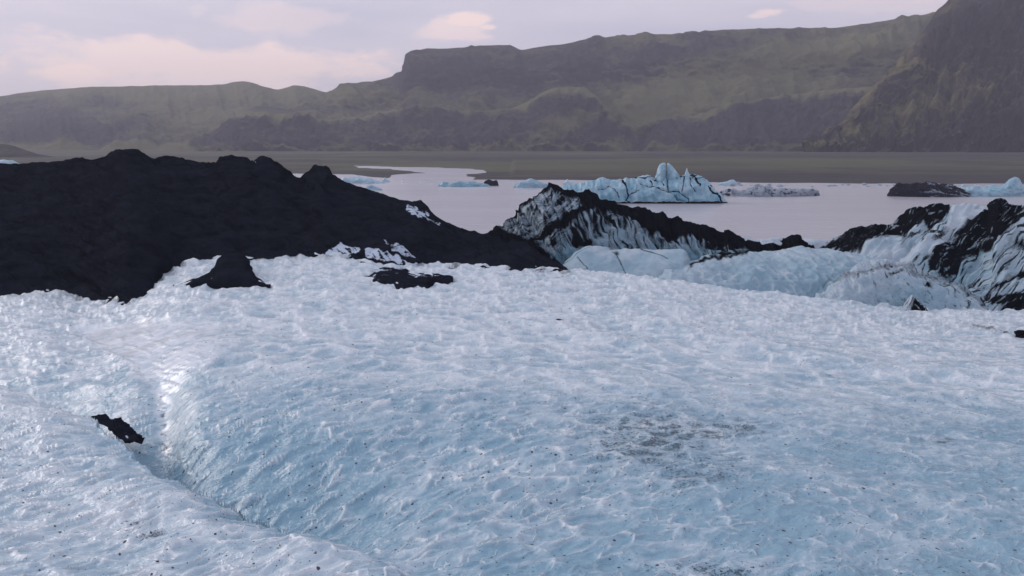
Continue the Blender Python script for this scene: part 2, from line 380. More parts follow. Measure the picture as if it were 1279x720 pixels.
BASE = [(-360, 410), (-100, 385), (0, 372), (40, 366), (70, 364), (95, 369), (105, 374), (130, 377), (158, 381), (175, 373), (192, 360), (200, 351), (215, 339), (235, 329), (250, 325), (262, 324), (330, 325), (400, 320), (440, 323),
        (500, 333), (560, 333), (620, 336), (660, 338), (715, 341), (760, 346)]
def build_glacier():
    px = np.concatenate([np.arange(-420, -20, 3.0), np.arange(-20, 1300, 1.0), np.arange(1300, 1720, 3.0)])
    inv = np.linspace(1 / 8.2, 1 / 56.0, 500); Yr = np.concatenate([1 / inv, np.linspace(56.6, 84, 40)])
    PX, YY = np.meshgrid(px, Yr)
    X, Z, dd, D = ice_base(PX, YY)
    P = np.stack([X, YY, Z], -1)
    sx, sy = proj(P)
    flat = polymask(sx + 10 * noise(sx / 30, sy / 12, 0, 8), sy + 5 * noise(sx / 25, sy / 10, 0, 7), [(95, 408), (270, 400), (272, 430), (250, 455), (228, 478), (216, 500), (216, 575), (196, 575), (194, 500), (180, 478), (160, 455), (120, 432)], 12)
    # sun cups: warped, elongated cellular hollows with sharp frosted crests
    th = rad(38); c, s = math.cos(th), math.sin(th)
    wx = X + .22 * noise(X / .8, YY / .8, 0, 21) + .09 * noise(X / .3, YY / .3, 0, 22)
    wy = YY + .22 * noise(X / .8, YY / .8, 0, 23) + .09 * noise(X / .3, YY / .3, 0, 24)
    U, V = (wx * c + wy * s), (-wx * s + wy * c)
    f1, f2 = vor(U / 1.05, V / .42, 3); g1, g2 = vor(U / .34 + 7, V / .17 + 3, 6)
    e = f2 - f1; e2 = g2 - g1
    # broader ledges farther up the slope
    tf = rad(14); cf, sf = math.cos(tf), math.sin(tf)
    wx2 = X + .5 * noise(X / 1.5, YY / 1.5, 0, 26) + .16 * noise(X / .5, YY / .6, 0, 27); wy2 = YY + .5 * noise(X / 1.5, YY / 1.5, 0, 28) + .16 * noise(X / .5, YY / .6, 0, 29)
    h1, h2 = vor((wx2 * cf + wy2 * sf) / 1.25, (-wx2 * sf + wy2 * cf) / 1.0, 12); e3 = h2 - h1
    fw = sst(19, 30, YY)
    big = sst(-.25, .35, noise(X / 2.6, YY / 2.6, 0, 31))
    rightcalm = sst(650, 980, sx) * sst(400, 440, sy)
    hollow = np.exp(-np.maximum(dd, 0) / 2.4) * (dd > 0) * np.minimum(D, 1)
    leftrough = (1 - .62 * rightcalm) * (1 - .5 * hollow)
    amp = (.060 + .035 * big) * leftrough * (1 - .85 * flat)
    cup = np.minimum(f1, .75)**1.5
    zc = amp * 1.75 * (cup - .3) * (1 - fw) + (.17 * (1 - .9 * flat) * leftrough) * (np.minimum(h1, .8)**1.4 - .3) * fw
    zc += (.016 + .012 * (1 - big)) * (1 - .7 * flat) * leftrough * (np.minimum(g1, .8) - .4) * 2 * (1 - fw)
    zc += .05 * fbm(X / .9, YY / .7, 0, 3, 41) * (1 - .7 * flat)
    rg = fbm((X * cf + YY * sf) / 1.1, (-X * sf + YY * cf) / .62, 0, 3, 43, ridged=True)
    zc += .055 * rg * fw * (1 - .85 * flat) * leftrough
    zc *= 1 - .6 * np.exp(-(dd / .20)**2)
    # forward-leaning lips on the crests
    crest = np.exp(-(e / .085)**2) * sst(-.12 + .22 * rightcalm, .40 + .12 * rightcalm, noise(X / .6, YY / .6, 0, 51)) * (1 - fw)
    crest = crest + np.exp(-(e3 / .13)**2) * sst(-.35, .2, noise(X / .9, YY / .9, 0, 53)) * fw
    zc += .035 * crest * (1 - flat) * (1 - .3 * rightcalm)
    Ul, Vl = X * math.cos(rad(47)) + YY * math.sin(rad(47)), -X * math.sin(rad(47)) + YY * math.cos(rad(47))
    ln_ = noise(Ul / 1.9 + .35 * noise(X / .5, YY / .5, 0, 56), Vl / .55 + .35 * noise(X / .45, YY / .45, 0, 57), 0, 55)
    longl = np.exp(-(ln_ / .035)**2) * sst(.0, .3, noise(X / 1.1, YY / 1.1, 0, 58)) * (1 - fw) * (1 - .7 * flat) * (1 - .6 * rightcalm)
    zc += .035 * longl; P[..., 2] += .035 * longl
    crest2 = np.exp(-(e2 / .16)**2) * sst(-.1, .4, noise(X / .4, YY / .4, 0, 52))
    Z2 = Z + zc * (1 + .5 * sst(25, 45, YY))
    P[..., 2] = Z2
    P[..., 1] = YY - .03 * crest * (1 - flat)
    # how bubbly/white the ice is
    fr = .20 + .30 * sst(15, 36, YY) + .22 * sst(.25, -.25, noise(X / 3.4, YY / 2.6, 0, 61)) + .20 * fbm(X / 1.2, YY / 1.0, 0, 4, 62)
    fr += .22 * (dd < 0) * sst(0, .8, -dd) - .30 * np.exp(-np.maximum(dd, 0) / 2.6) * (dd > 0) * np.minimum(D, 1)
    fr -= .28 * blob(sx, sy, 400, 600, 150, 70, 15) * (dd > 0)
    fr -= .16 * sst(560, 760, sx) * sst(480, 560, sy)
    fr += .75 * crest * (1 - .25 * rightcalm) + .30 * crest2 * (1 - fw) + .75 * longl
    fr -= .22 * sst(.12, .5, np.where(fw > .5, e3, e))
    fr += .20 * sst(.5, 1.5, rg) * fw * (1 - .6 * rightcalm) + .16 * fbm(X / .35, YY / .45, 0, 2, 64) * fw
    fr = fr + .35 * flat  # pale slush, with its sky reflection put into the whiteness
    # dirty patches, dark strips along the trough, dark ledge lines in the runnel
    dirt_and_dark = np.zeros_like(Z)
    for cx, cy, rx, ry, a_, k in ((810, 520, 100, 42, 8, .50), (800, 545, 60, 25, 0, .3), (930, 535, 45, 10, -5, .55), (760, 585, 130, 26, -6, .42), (885, 598, 70, 16, -12, .5), (700, 640, 70, 14, -8, .28),
                               (1165, 548, 34, 10, 6, .55), (1185, 551, 12, 4, 0, .6), (1060, 712, 260, 13, 0, .5), (870, 715, 60, 18, 0, .4), (1150, 460, 90, 10, 5, .35), (1000, 445, 60, 7, 18, .3),  # ends with darker strips along the right-hand trough
                               (190, 669, 34, 3.5, -4, .75), (170, 652, 22, 2.5, 6, .6), (128, 410, 16, 3, 25, .65), (157, 426, 18, 2, 0, .5), (1228, 410, 22, 3, 14, .8), (1235, 412, 12, 1.6, 14, .4),
                               (346, 680, 8, 3, 0, .7), (372, 702, 14, 2.5, 0, .55), (205, 545, 8, 22, 0, .5), (204, 500, 12, 3, 0, .45), (208, 520, 10, 2, 0, .45),  # the spots down the runnel draw dark ledge lines
                               (560, 365, 40, 2.5, 3, .4), (640, 512, 60, 8, 0, .28), (600, 540, 120, 12, 0, .25), (300, 440, 120, 6, 0, .2), (1200, 690, 90, 8, -4, .35),
                               (205, 562, 12, 3, 0, .6), (60, 650, 120, 25, 0, .24), (470, 470, 160, 20, 0, .22)):
        dirt_and_dark += k * .8 * blob(sx, sy, cx, cy, rx * 1.25, ry * 1.3, a_)
    bx = [(x, y) for x, y in BASE if -60 < x < 740]
    db, _, _ = dseg(sx, sy, bx); dirt_and_dark += .85 * np.exp(-(db / 7)**2) * sst(-.2, .35, noise(sx / 18, sy / 5, 0, 75)) * (YY < 56)
    stp = np.sin(sy / 2.1 + 2.0 * noise(sx / 9, sy / 9, 0, 77)); dirt_and_dark += .5 * blob(sx, sy, 205, 535, 11, 38) * sst(.55, .95, stp)  # dark ledge lines drawn across the runnel
    inhollow = sst(.15, .45, e)
    dn = fbm(X / .22, YY / .22, 0, 3, 71)
    ash = np.clip(dirt_and_dark * .88 * (.7 + .3 * inhollow + .3 * dn), 0, .8)
    return grid_obj('glacier_surface', P, M_glacier, {'frost': np.clip(fr, 0, 1), 'ash': np.clip(ash, 0, 1), 'wet': flat * sst(-.35, .1, noise(sx / 16, sy / 5, 0, 73) + .1)})
o = build_glacier(); tag(o, 'pale blue scalloped glacier ice slope filling the foreground', 'glacier', kind='structure')

# ------------------------------------------------------------------ black ash ridge on the left
def ice_row(pts, dy=2.0):           # points of a base line set slightly into the ice surface
    return [(x, y + dy, float(min(ice_Y(x, y + dy), 56.0)) + .2) for x, y in pts]
def streaks(sx, sy, ang, along, across, s):
    a = rad(ang); u = sx * math.cos(a) + sy * math.sin(a); v = -sx * math.sin(a) + sy * math.cos(a)
    u = u + 6 * noise(sx / 25, sy / 25, 0, s + 3); v = v + 4 * noise(sx / 18, sy / 18, 0, s + 4)
    return fbm(u / along, v / across, 0, 3, s)

RIDGE = [(-360, 240), (-200, 222), (-60, 208), (0, 205), (50, 203), (110, 200), (140, 193), (158, 187), (172, 186), (182, 192), (190, 196), (205, 194), (230, 199), (262, 204), (270, 204), (277, 198), (290, 196.5), (300, 197),
         (316, 203), (328, 199), (345, 205), (362, 216), (374, 222), (383, 214), (398, 206), (408, 206), (415, 217), (440, 229), (470, 239), (500, 249), (524, 254), (534, 261), (555, 277), (590, 289), (605, 292),
         (640, 304), (670, 318), (700, 334), (715, 343), (760, 352)]
def build_ridge():
    px = np.concatenate([np.arange(-360, -10, 3.0), np.arange(-10, 762, 1.1)])
    cy = lambda k: [(x, mix(float(curve(BASE, float(x))), float(curve(RIDGE, float(x))), k)) for x in range(-360, 761, 20)]
    Ycr = lambda x: float(curve([(-360, 88), (0, 86), (170, 84), (400, 82), (540, 76), (640, 68), (715, 60), (760, 58)], float(x)))
    Yb = lambda x: float(min(ice_Y(x, float(curve(BASE, float(x)))), 56))
    rows = [('p', ice_row([(x, y + 10) for x, y in BASE])), ('p', ice_row(BASE)),
            ('p', [(x, y, mix(Yb(x), Ycr(x), .22)) for x, y in cy(.38)]),
            ('p', [(x, y, mix(Yb(x), Ycr(x), .55)) for x, y in cy(.72)]),
            ('p', [(x, y, Ycr(x)) for x, y in RIDGE]),
            ('z', [(x, CAMZ + float(slope(float(curve(RIDGE, float(x))))) * Ycr(x) - 3.0, Ycr(x) + 6) for x in range(-360, 761, 20)]),
            ('z', [(x, -1.5, Ycr(x) + 22) for x in range(-360, 761, 20)])]
    P = loft(rows, px, [6, 70, 70, 70, 14, 14])
    n = normals(P); n *= np.sign(-n[..., 1:2] * 1.0 + n[..., 2:3] * .6 + 1e-6)
    sx, sy = proj(P)
    kb = np.arange(P.shape[0])[:, None] / P.shape[0]
    env = sst(.02, .12, kb + 0 * sx) * sst(755, 690, sx) * (1 - .75 * np.exp(-((kb - .88) / .03)**2))
    d = .45 * streaks(sx, sy, 30, 150, 20, 101) + .26 * streaks(sx, sy, 26, 55, 9, 105) + .20 * fbm(P[..., 0] / 1.2, P[..., 1] / 1.2, P[..., 2] / 1.2, 4, 111) + .35 * noise(sx / 90, sy / 60, 0, 115)
    P = P + n * (d * env)[..., None]
    P[..., 2] += .10 * fbm(P[..., 0] / .7, P[..., 1] / 3, 0, 3, 120) * sst(0.6, .85, kb)
    fr = np.zeros_like(sx)
    wx, wy = sx + 3 * noise(sx / 9, sy / 7, 0, 131), sy + 2 * noise(sx / 9, sy / 7, 0, 132)
    for pl, k in (([(402, 318), (410, 307), (425, 303), (448, 306), (455, 316), (430, 322), (405, 326)], .72), ([(455, 312), (475, 316), (505, 326), (520, 333), (480, 330), (455, 322)], .72),
                  ([(475, 304), (490, 308), (525, 322), (522, 325), (490, 320)], .6), ([(508, 250), (530, 262), (556, 279), (545, 279), (520, 271), (507, 262)], .62),
                  ([(122, 352), (130, 362), (127, 364), (120, 356)], .45), ([(29, 277), (34, 283), (31, 284)], .4), ([(311, 199), (322, 205), (321, 207), (312, 203)], .7)):
        fr = np.maximum(fr, k * polymask(wx, wy, pl, 4))
    fr *= 1 - .35 * sst(.1, .5, streaks(sx, sy, 35, 22, 3.2, 140))
    return grid_obj('ash_ridge', P, M_ash, {'frost': fr})
o = build_ridge(); tag(o, 'long black ash covered ridge rising on the left behind the pale ice', 'ridge', kind='structure')

def simple_loft(name, top, base, Yt, Yb, mat, seg=(30, 40, 10, 8), step=1.0, bulge=.35, back=10.0, backz=-1.0, disp=None, attrs=None, midk=.5, underice=True, parent=None, iceb=False):
    """a mound: buried front edge, base, bulging middle, crest, far side"""
    x0, x1 = top[0][0], top[-1][0]
    px = cols(x0, x1, step)
    g = sorted(set([x0, x1] + [p[0] for p in top] + [p[0] for p in base if x0 <= p[0] <= x1] + list(np.linspace(x0, x1, 9))))
    ft = lambda x: float(curve(top, float(x))); fb = lambda x: float(curve(base, float(x)))
    yt = (lambda x: float(curve(Yt, float(x)))) if isinstance(Yt, list) else (lambda x: Yt)
    yb = (lambda x: float(curve(Yb, float(x)))) if isinstance(Yb, list) else (lambda x: Yb)
    zt = lambda x: CAMZ + float(slope(ft(x))) * yt(x)
    rows = [('z', [(x, min(CAMZ + float(slope(fb(x))) * yb(x) - 1.2, zt(x) - .1), yb(x) - .4) for x in g]), ('p', [(x, fb(x), yb(x)) for x in g]),
            ('p', [(x, mix(fb(x), ft(x), midk + .15), mix(yb(x), yt(x), bulge)) for x in g]),
            ('p', [(x, ft(x), yt(x)) for x in g]),
            ('z', [(x, mix(zt(x), backz, .35), yt(x) + back * .4) for x in g]), ('z', [(x, backz, yt(x) + back) for x in g])]
    sg = [4, seg[0], seg[1], seg[2], seg[3]]
    P = loft(rows, px, sg); n = normals(P); n *= np.sign(-n[..., 1:2] + n[..., 2:3] * .6 + 1e-6)
    sx, sy = proj(P); k = np.arange(P.shape[0])[:, None] + 0 * sx; kc = 4 + seg[0] + seg[1]
    sil = (1 - .8 * np.exp(-((k - kc) / 4.0)**2)) * sst(0, 6, k) * sst(x0, x0 + (x1 - x0) * .06, sx) * sst(x1, x1 - (x1 - x0) * .06, sx)
    if disp is not None:
        P = P + n * (disp(P, sx, sy) * sil)[..., None]
    pxm = (P[kc, :, 1] / F)[None, :]
    P[..., 2] += pxm * (1.1 * fbm(sx / 7, 0 * sx + x0, 0, 4, 821)) * np.exp(-((k - kc) / 5.0)**2) * sst(x0, x0 + 4, sx) * sst(x1, x1 - 4, sx) * min(1.0, (x1 - x0) / 80)
    at = attrs(P, sx, sy, k / kc) if attrs else {}
    at.setdefault('frost', .6 + 0 * sx); at.setdefault('ash', 0 * sx)
    return grid_obj(name, P, mat, {a: np.clip(b, 0, 1) for a, b in at.items()}, parent)

# stump-like ash mound on the ice under the ridge
def d_(P, sx, sy): return .10 * fbm(P[..., 0] / .8, P[..., 1] / .8, P[..., 2] / .8, 4, 201) + .15 * noise(sx / 14, sy / 9, 0, 203)
o = simple_loft('ash_mound', [(216, 357), (228, 354), (245, 349), (258, 345), (266, 338), (271, 326), (280, 320), (305, 320), (311, 328), (316, 343), (324, 351), (338, 356)],
                [(216, 359), (245, 357), (270, 355), (300, 353), (338, 357)], [(x, float(ice_Y(x, 357)) + k) for x, k in ((216, .2), (245, 1.0), (275, 6), (305, 6), (320, 1.5), (338, .2))], [(x, float(ice_Y(x, 358)) - .9) for x in (216, 245, 280, 310, 338)], M_ash, seg=(14, 16, 6, 6), back=4, backz=4,
                disp=d_, attrs=lambda P, sx, sy, k: {'frost': 0 * sx})
tag(o, 'small black flared mound like a stump on the white ice below the ridge', 'ash mound')
o = simple_loft('ash_patch', [(448, 349), (462, 344), (468, 338), (480, 335), (500, 334), (515, 340), (530, 342), (552, 345), (566, 347)], [(448, 350), (475, 357), (500, 362), (518, 362), (535, 355), (566, 350)],
                [(448, 47), (500, 54), (566, 48)], [(448, 46), (500, 42.5), (566, 46)], M_ash, seg=(16, 14, 5, 5), back=3, backz=4, disp=lambda P, sx, sy: .10 * fbm(P[..., 0] / .8, P[..., 1] / .8, 0, 4, 211) + .03,
                attrs=lambda P, sx, sy, k: {'frost': .62 * sst(.0, .35, streaks(sx, sy, 3, 26, 3.0, 214)) * sst(366, 338, sy)})
tag(o, 'flat black patch of ash with white streaks lying on the ice below the ridge', 'ash patch')

# ------------------------------------------------------------------ central pointed mound
def d_mound(P, sx, sy):
    return .45 * streaks(sx, sy, 62, 40, 9, 301) + .30 * fbm(P[..., 0] / 2.0, P[..., 1] / 2.0, P[..., 2] / 2.0, 4, 305) + .6 * noise(sx / 40, sy / 28, 0, 309)
def a_mound(P, sx, sy, k):
    wx, wy = sx + 4 * noise(sx / 10, sy / 8, 0, 311), sy + 4 * noise(sx / 10, sy / 8, 0, 312)
    ice = np.maximum.reduce([.95 * polymask(wx, wy, [(621, 285), (640, 293), (657, 298), (690, 280), (727, 260), (722, 245), (700, 236), (688, 233), (676, 243), (655, 262), (640, 275)], 7),
        .95 * polymask(wx, wy, [(668, 302), (690, 322), (706, 332), (760, 318), (800, 322), (868, 335), (900, 322), (935, 316), (905, 305), (870, 296), (835, 300), (812, 288), (795, 276), (770, 265), (750, 258), (732, 266), (716, 276), (700, 286)], 9)])
    hole = np.maximum(.9 * polymask(wx, wy, [(716, 283), (728, 285), (742, 300), (735, 306), (715, 303)], 5), .7 * blob(wx, wy, 692, 305, 5, 7))
    st = streaks(sx, sy, 66, 26, 3.6, 321); st2 = streaks(sx, sy, -35, 22, 3.5, 325)
    left = sst(735, 700, sx + 0.6 * (sy - 270))
    s = mix(st, .6 * st2 + .4 * st, left)
    ash = 1 - ice * (1 - hole)
    s = s + .25 * streaks(sx, sy, 75, 14, 2.0, 329)
    ash = ash + .95 * (s + .36) * ice + .10 * ice * left + .22 * ice * sst(292, 272, sy) * (1 - left) - .25 * ice * sst(305, 318, sy)
    ash += .35 * ice * sst(860, 890, sx)
    fr = .42 + .40 * fbm(sx / 14, sy / 9, 0, 3, 331) + .15 * left - .45 * sst(300, 325, sy) * (1 - left)
    return {'ash': ash, 'frost': fr}
MT = [(596, 300), (606, 292), (620, 287), (640, 272), (660, 254), (675, 240), (684, 232), (690, 229.5), (697, 231), (706, 236), (714, 236), (722, 240), (735, 238), (741, 242), (750, 249), (760, 251), (775, 255), (792, 259), (797, 258), (806, 264),
      (830, 270), (860, 278), (890, 285), (904, 290), (910, 286.5), (914, 289), (920, 294), (932, 302), (951, 306), (975, 306), (982, 297), (987, 294), (994, 295), (999, 303), (1018, 311), (1040, 318)]
o = simple_loft('ice_mound', MT, [(596, 340), (700, 350), (850, 345), (950, 330), (1040, 326)], [(596, 78), (690, 84), (800, 84), (910, 84), (1040, 80)], [(596, 72), (700, 70), (1040, 74)], M_dusty,
                seg=(70, 80, 10, 8), step=.9, back=16, disp=d_mound, attrs=a_mound)
tag(o, 'pointed ice mound with black ash crest and grey streaked flanks beside the lagoon', 'ice mound')

# smooth blue block below it
def a_block(P, sx, sy, k):
    a = np.zeros_like(sx)
    for pl, w in (([(721, 322), (731, 332), (739, 345)], 1.0), ([(765, 314), (774, 328), (784, 345)], 1.0), ([(800, 312), (822, 318), (834, 324)], .9), ([(705, 330), (720, 318), (738, 309)], .5)):
        d, _, _ = dseg(sx + noise(sx / 6, sy / 6, 0, 5), sy, pl); a = np.maximum(a, .75 * np.exp(-(d / w)**2))
    a = np.maximum(a, .8 * blob(sx, sy, 770, 318, 4, 6)); a = np.maximum(a, .6 * blob(sx, sy, 765, 309.5, 10, 2.5, 10))
    a = np.maximum(a, .55 * sst(.0, .5, streaks(sx, sy, 20, 14, 3, 405)) * sst(318, 311, sy) * sst(775, 790, sx))
    return {'ash': a, 'frost': .28 + .35 * sst(.2, -.4, fbm(sx / 22, sy / 14, 0, 3, 401)) + .25 * sst(318, 308, sy)}
o = simple_loft('ice_block', [(703, 333), (709, 325), (717, 318), (727, 312), (738, 308.5), (750, 308.5), (762, 309.5), (770, 312), (786, 311.5), (820, 313.5), (852, 313.5), (860, 321), (866, 331), (872, 340)],
                [(703, 345), (740, 352), (800, 356), (872, 356)], [(703, 64), (760, 68), (872, 66)], [(703, 60), (872, 60)], M_mound, seg=(36, 30, 6, 6), step=.8, back=5,
                disp=lambda P, sx, sy: .22 * fbm(sx / 34, sy / 18, 0, 3, 411), attrs=a_block)
tag(o, 'smooth rounded pale blue ice block with thin dark cracks at foot of pointed mound', 'ice block')

# right-hand streaked ridge
def a_right(P, sx, sy, k):
    wx, wy = sx + 5 * noise(sx / 12, sy / 9, 0, 501), sy + 4 * noise(sx / 12, sy / 9, 0, 502)
    a = np.zeros_like(sx)
    for pl, v in (([(1018, 312), (1040, 297), (1066, 286), (1092, 276), (1124, 270), (1143, 262), (1175, 254), (1192, 262), (1165, 282), (1150, 280), (1132, 290), (1112, 290), (1098, 300), (1070, 316), (1050, 318)], 1.0),
                  ([(1162, 336), (1163, 321), (1180, 300), (1197, 283), (1222, 264), (1238, 246), (1268, 248), (1285, 264), (1262, 285), (1245, 297), (1203, 316), (1180, 338)], .86),
                  ([(1232, 358), (1245, 350), (1279, 336), (1330, 315), (1330, 325), (1279, 345), (1245, 357)], .9), ([(1232, 372), (1250, 366), (1279, 368), (1340, 372), (1340, 400), (1262, 396)], .85),
                  ([(1240, 320), (1279, 296), (1320, 280), (1320, 290), (1279, 306)], .62), ([(1282, 262), (1400, 246), (1440, 262), (1400, 290), (1340, 300)], .8)):
        a = np.maximum(a, v * polymask(wx, wy, pl, 8))
    a = np.maximum(a, .9 * blob(wx, wy, 1208, 350, 11, 5, -5))
    st = streaks(sx, sy, -42, 30, 3.6, 505)
    st = st + .25 * streaks(sx, sy, -50, 14, 2.2, 507); st3 = streaks(sx, sy, -40, 20, 2.6, 508)
    a = a * (1 - .55 * sst(.0, .45, st3)) * (.95 - .80 * sst(.05, .5, st)) + .66 * sst(-.08, .40, st) * sst(1100, 1150, sx) + .12
    a = np.where((sx < 1110), np.maximum(a, .8 * polymask(wx, wy, [(1018, 312), (1040, 297), (1066, 286), (1092, 276), (1112, 276), (1100, 296), (1070, 316)], 6)), a)
    snow = np.maximum(polymask(wx, wy, [(1183, 259), (1232, 258), (1228, 268), (1205, 280), (1178, 285), (1190, 270)], 6), polymask(wx, wy, [(1085, 318), (1180, 300), (1196, 290), (1180, 300), (1160, 322), (1110, 326)], 8))
    a = a * (1 - .75 * snow)
    hol = blob(sx, sy, 1190, 338, 40, 22, -25)
    return {'ash': a, 'frost': .62 + .3 * snow - .5 * hol + .3 * fbm(sx / 16, sy / 12, 0, 3, 511) + .15 * st}
RT = [(1010, 318), (1025, 309), (1037, 299), (1050, 294), (1066, 288), (1080, 284), (1092, 279), (1100, 280), (1111, 280), (1124, 272), (1143, 265), (1158, 263), (1172, 257), (1181, 258), (1200, 258), (1220, 260), (1232, 258), (1239, 251), (1248, 247),
      (1255, 248), (1264, 256), (1272, 257), (1285, 253), (1320, 246), (1380, 240), (1450, 246), (1560, 262), (1640, 290)]
o = simple_loft('ice_ridge', RT, [(1010, 350), (1100, 352), (1180, 372), (1240, 398), (1300, 402), (1640, 400)], [(1010, 80), (1100, 84), (1240, 88), (1400, 88), (1640, 84)], [(1010, 72), (1150, 66), (1240, 60), (1640, 60)], M_mound,
                seg=(90, 100, 10, 8), step=1.0, back=18, disp=lambda P, sx, sy: .50 * streaks(sx, sy, -42, 60, 12, 521) + .25 * fbm(P[..., 0] / 2, P[..., 1] / 2, P[..., 2] / 2, 4, 525) + .9 * noise(sx / 60, sy / 40, 0, 529) - 1.5 * blob(sx, sy, 1190, 340, 45, 20, -30),
                attrs=a_right)
tag(o, 'steep white ice ridge slashed with black diagonal ash bands at right edge', 'ice ridge')

# long pale scalloped hummock
def d_hum(P, sx, sy):
    X, Y = P[..., 0], P[..., 1]
    f1, f2 = vor(X / .75 + .5 * noise(X, Y, 0, 3), P[..., 2] / .42 + .3 * noise(X, P[..., 2], 0, 4), 8)
    return .34 * (np.minimum(f1, .8) - .4) + .14 * fbm(X / 1.2, Y / 1.2, P[..., 2] / 1.2, 3, 605) + .4 * noise(sx / 50, sy / 30, 0, 606)
def a_hum(P, sx, sy, k):
    wx, wy = sx + 3 * noise(sx / 6, sy / 5, 0, 611), sy + 2 * noise(sx / 6, sy / 5, 0, 612)
    a = (.65 * blob(wx, wy, 1024, 364, 5, 12, 35) + .5 * blob(wx, wy, 1046, 352, 14, 8)) * sst(-.3, .3, streaks(sx, sy, -55, 12, 3, 617)) + .10
    d, _, _ = dseg(wx, wy, [(862, 334), (885, 325), (915, 319), (932, 316)]); a = np.maximum(a, .85 * np.exp(-(d / 2.6)**2))
    a = a + .30 * sst(.2, .7, streaks(sx, sy, -45, 12, 3, 615)) * sst(960, 860, sx)
    X, Z = P[..., 0], P[..., 2]
    f1, f2 = vor(X / .75 + .5 * noise(X, P[..., 1], 0, 3), Z / .42 + .3 * noise(X, Z, 0, 4), 8)
    return {'ash': a, 'frost': .24 + .85 * np.exp(-((f2 - f1) / .13)**2) * sst(-.2, .4, noise(X * 1.3, Z * 1.3, 0, 620)) + .2 * sst(330, 314, sy) + .25 * sst(930, 860, sx)}
o = simple_loft('ice_hummock', [(800, 362), (812, 356), (822, 349), (832, 340), (848, 333), (866, 328), (892, 321), (915, 318), (940, 315), (980, 312), (1005, 310), (1037, 312), (1055, 314), (1072, 317), (1092, 323), (1120, 333), (1150, 350)],
                [(800, 366), (900, 372), (1000, 384), (1150, 396)], [(800, 58), (870, 66), (980, 70), (1150, 66)], [(800, 56.5), (1150, 57.5)], M_mound, seg=(60, 50, 8, 6), step=.9, back=8, backz=1, disp=d_hum, attrs=a_hum)
tag(o, 'long low dome of pale scalloped ice right of the blue block', 'ice hummock')
def a_dome(P, sx, sy, k):
    wx, wy = sx + 3 * noise(sx / 7, sy / 5, 0, 711), sy + 2.5 * noise(sx / 7, sy / 5, 0, 712)
    a = .10 + .42 * np.exp(-((wy - curve([(1040, 352), (1085, 338), (1120, 332), (1150, 342), (1185, 352), (1210, 364), (1230, 380)], wx)) / 6)**2)
    for cx, cy, rx, ry, an in ((1160, 354, 9, 2.5, 10), (1180, 357, 10, 3, 25), (1192, 365, 3, 7, -25), (1207, 383, 3.5, 8, 10), (1118, 341, 14, 3, -10), (1072, 345, 2, 7, 30)):
        a = np.maximum(a, .72 * blob(wx, wy, cx, cy, rx, ry, an))
    a = a + .42 * sst(.15, .6, streaks(sx, sy, 48, 13, 3.0, 715)) * sst(1060, 1100, sx)
    return {'ash': a, 'frost': .75 - .55 * blob(sx, sy, 1150, 372, 55, 20) + .25 * fbm(sx / 9, sy / 7, 0, 3, 721)}
o = simple_loft('ice_dome', [(1008, 384), (1020, 372), (1034, 362), (1046, 352), (1060, 340), (1070, 331), (1080, 326), (1098, 324), (1117, 326), (1143, 333), (1172, 347), (1200, 357), (1215, 365), (1228, 377), (1238, 390), (1246, 398)],
                [(1008, 388), (1246, 402)], [(1008, 56.5), (1100, 61), (1246, 57.5)], [(1008, 55.2), (1246, 55.6)], M_mound, seg=(50, 34, 8, 6), step=.7, back=5, backz=2,
                disp=lambda P, sx, sy: .16 * fbm(P[..., 0] / .7, P[..., 1] / .7, P[..., 2] / .7, 4, 731) + .40 * noise(sx / 26, sy / 16, 0, 735) + .10 * streaks(sx, sy, 48, 16, 5, 737), attrs=a_dome)
tag(o, 'rounded ice dome with an arc of black ash flecks in front of the streaked ridge', 'ice dome')

# small cone and lump on the brow of the ice
o = simple_loft('ash_cone', [(1117, 391), (1124, 385), (1132, 376), (1139, 368.5), (1144, 372), (1152, 380), (1158, 387), (1165, 395)], [(1117, 393), (1140, 393), (1165, 397)], [(1117, 53.5), (1139, 54.6), (1165, 53.5)], [(1117, 53), (1165, 53)], M_mound,
                seg=(20, 16, 5, 5), step=.5, back=1.6, backz=3.5, disp=lambda P, sx, sy: .05 * streaks(sx, sy, 90 + 0, 20, 3, 801),
                attrs=lambda P, sx, sy, k: {'ash': .30 + .62 * sst(1138, 1146, sx + .25 * (sy - 370)) * sst(-.3, .3, streaks(sx, sy, 55, 16, 3, 805) + .3) + .35 * sst(.1, .5, streaks(sx, sy, 115, 16, 2, 806)), 'frost': .8 + 0 * sx})
tag(o, 'small pointed cone half grey and half black on brow of the ice', 'ash cone')
o = simple_loft('ice_lump', [(1092, 386), (1096, 381), (1102, 378), (1109, 378.5), (1114, 385), (1117, 389)], [(1092, 387), (1117, 390)], [(1092, 54), (1105, 54.6), (1117, 54)], [(1092, 53.4), (1117, 53.4)], M_mound, seg=(10, 8, 4, 4), step=.6, back=1.5, backz=3.5,
                attrs=lambda P, sx, sy, k: {'frost': 1 + 0 * sx})
tag(o, 'little white ice lump just left of the grey and black cone', 'ice lump')

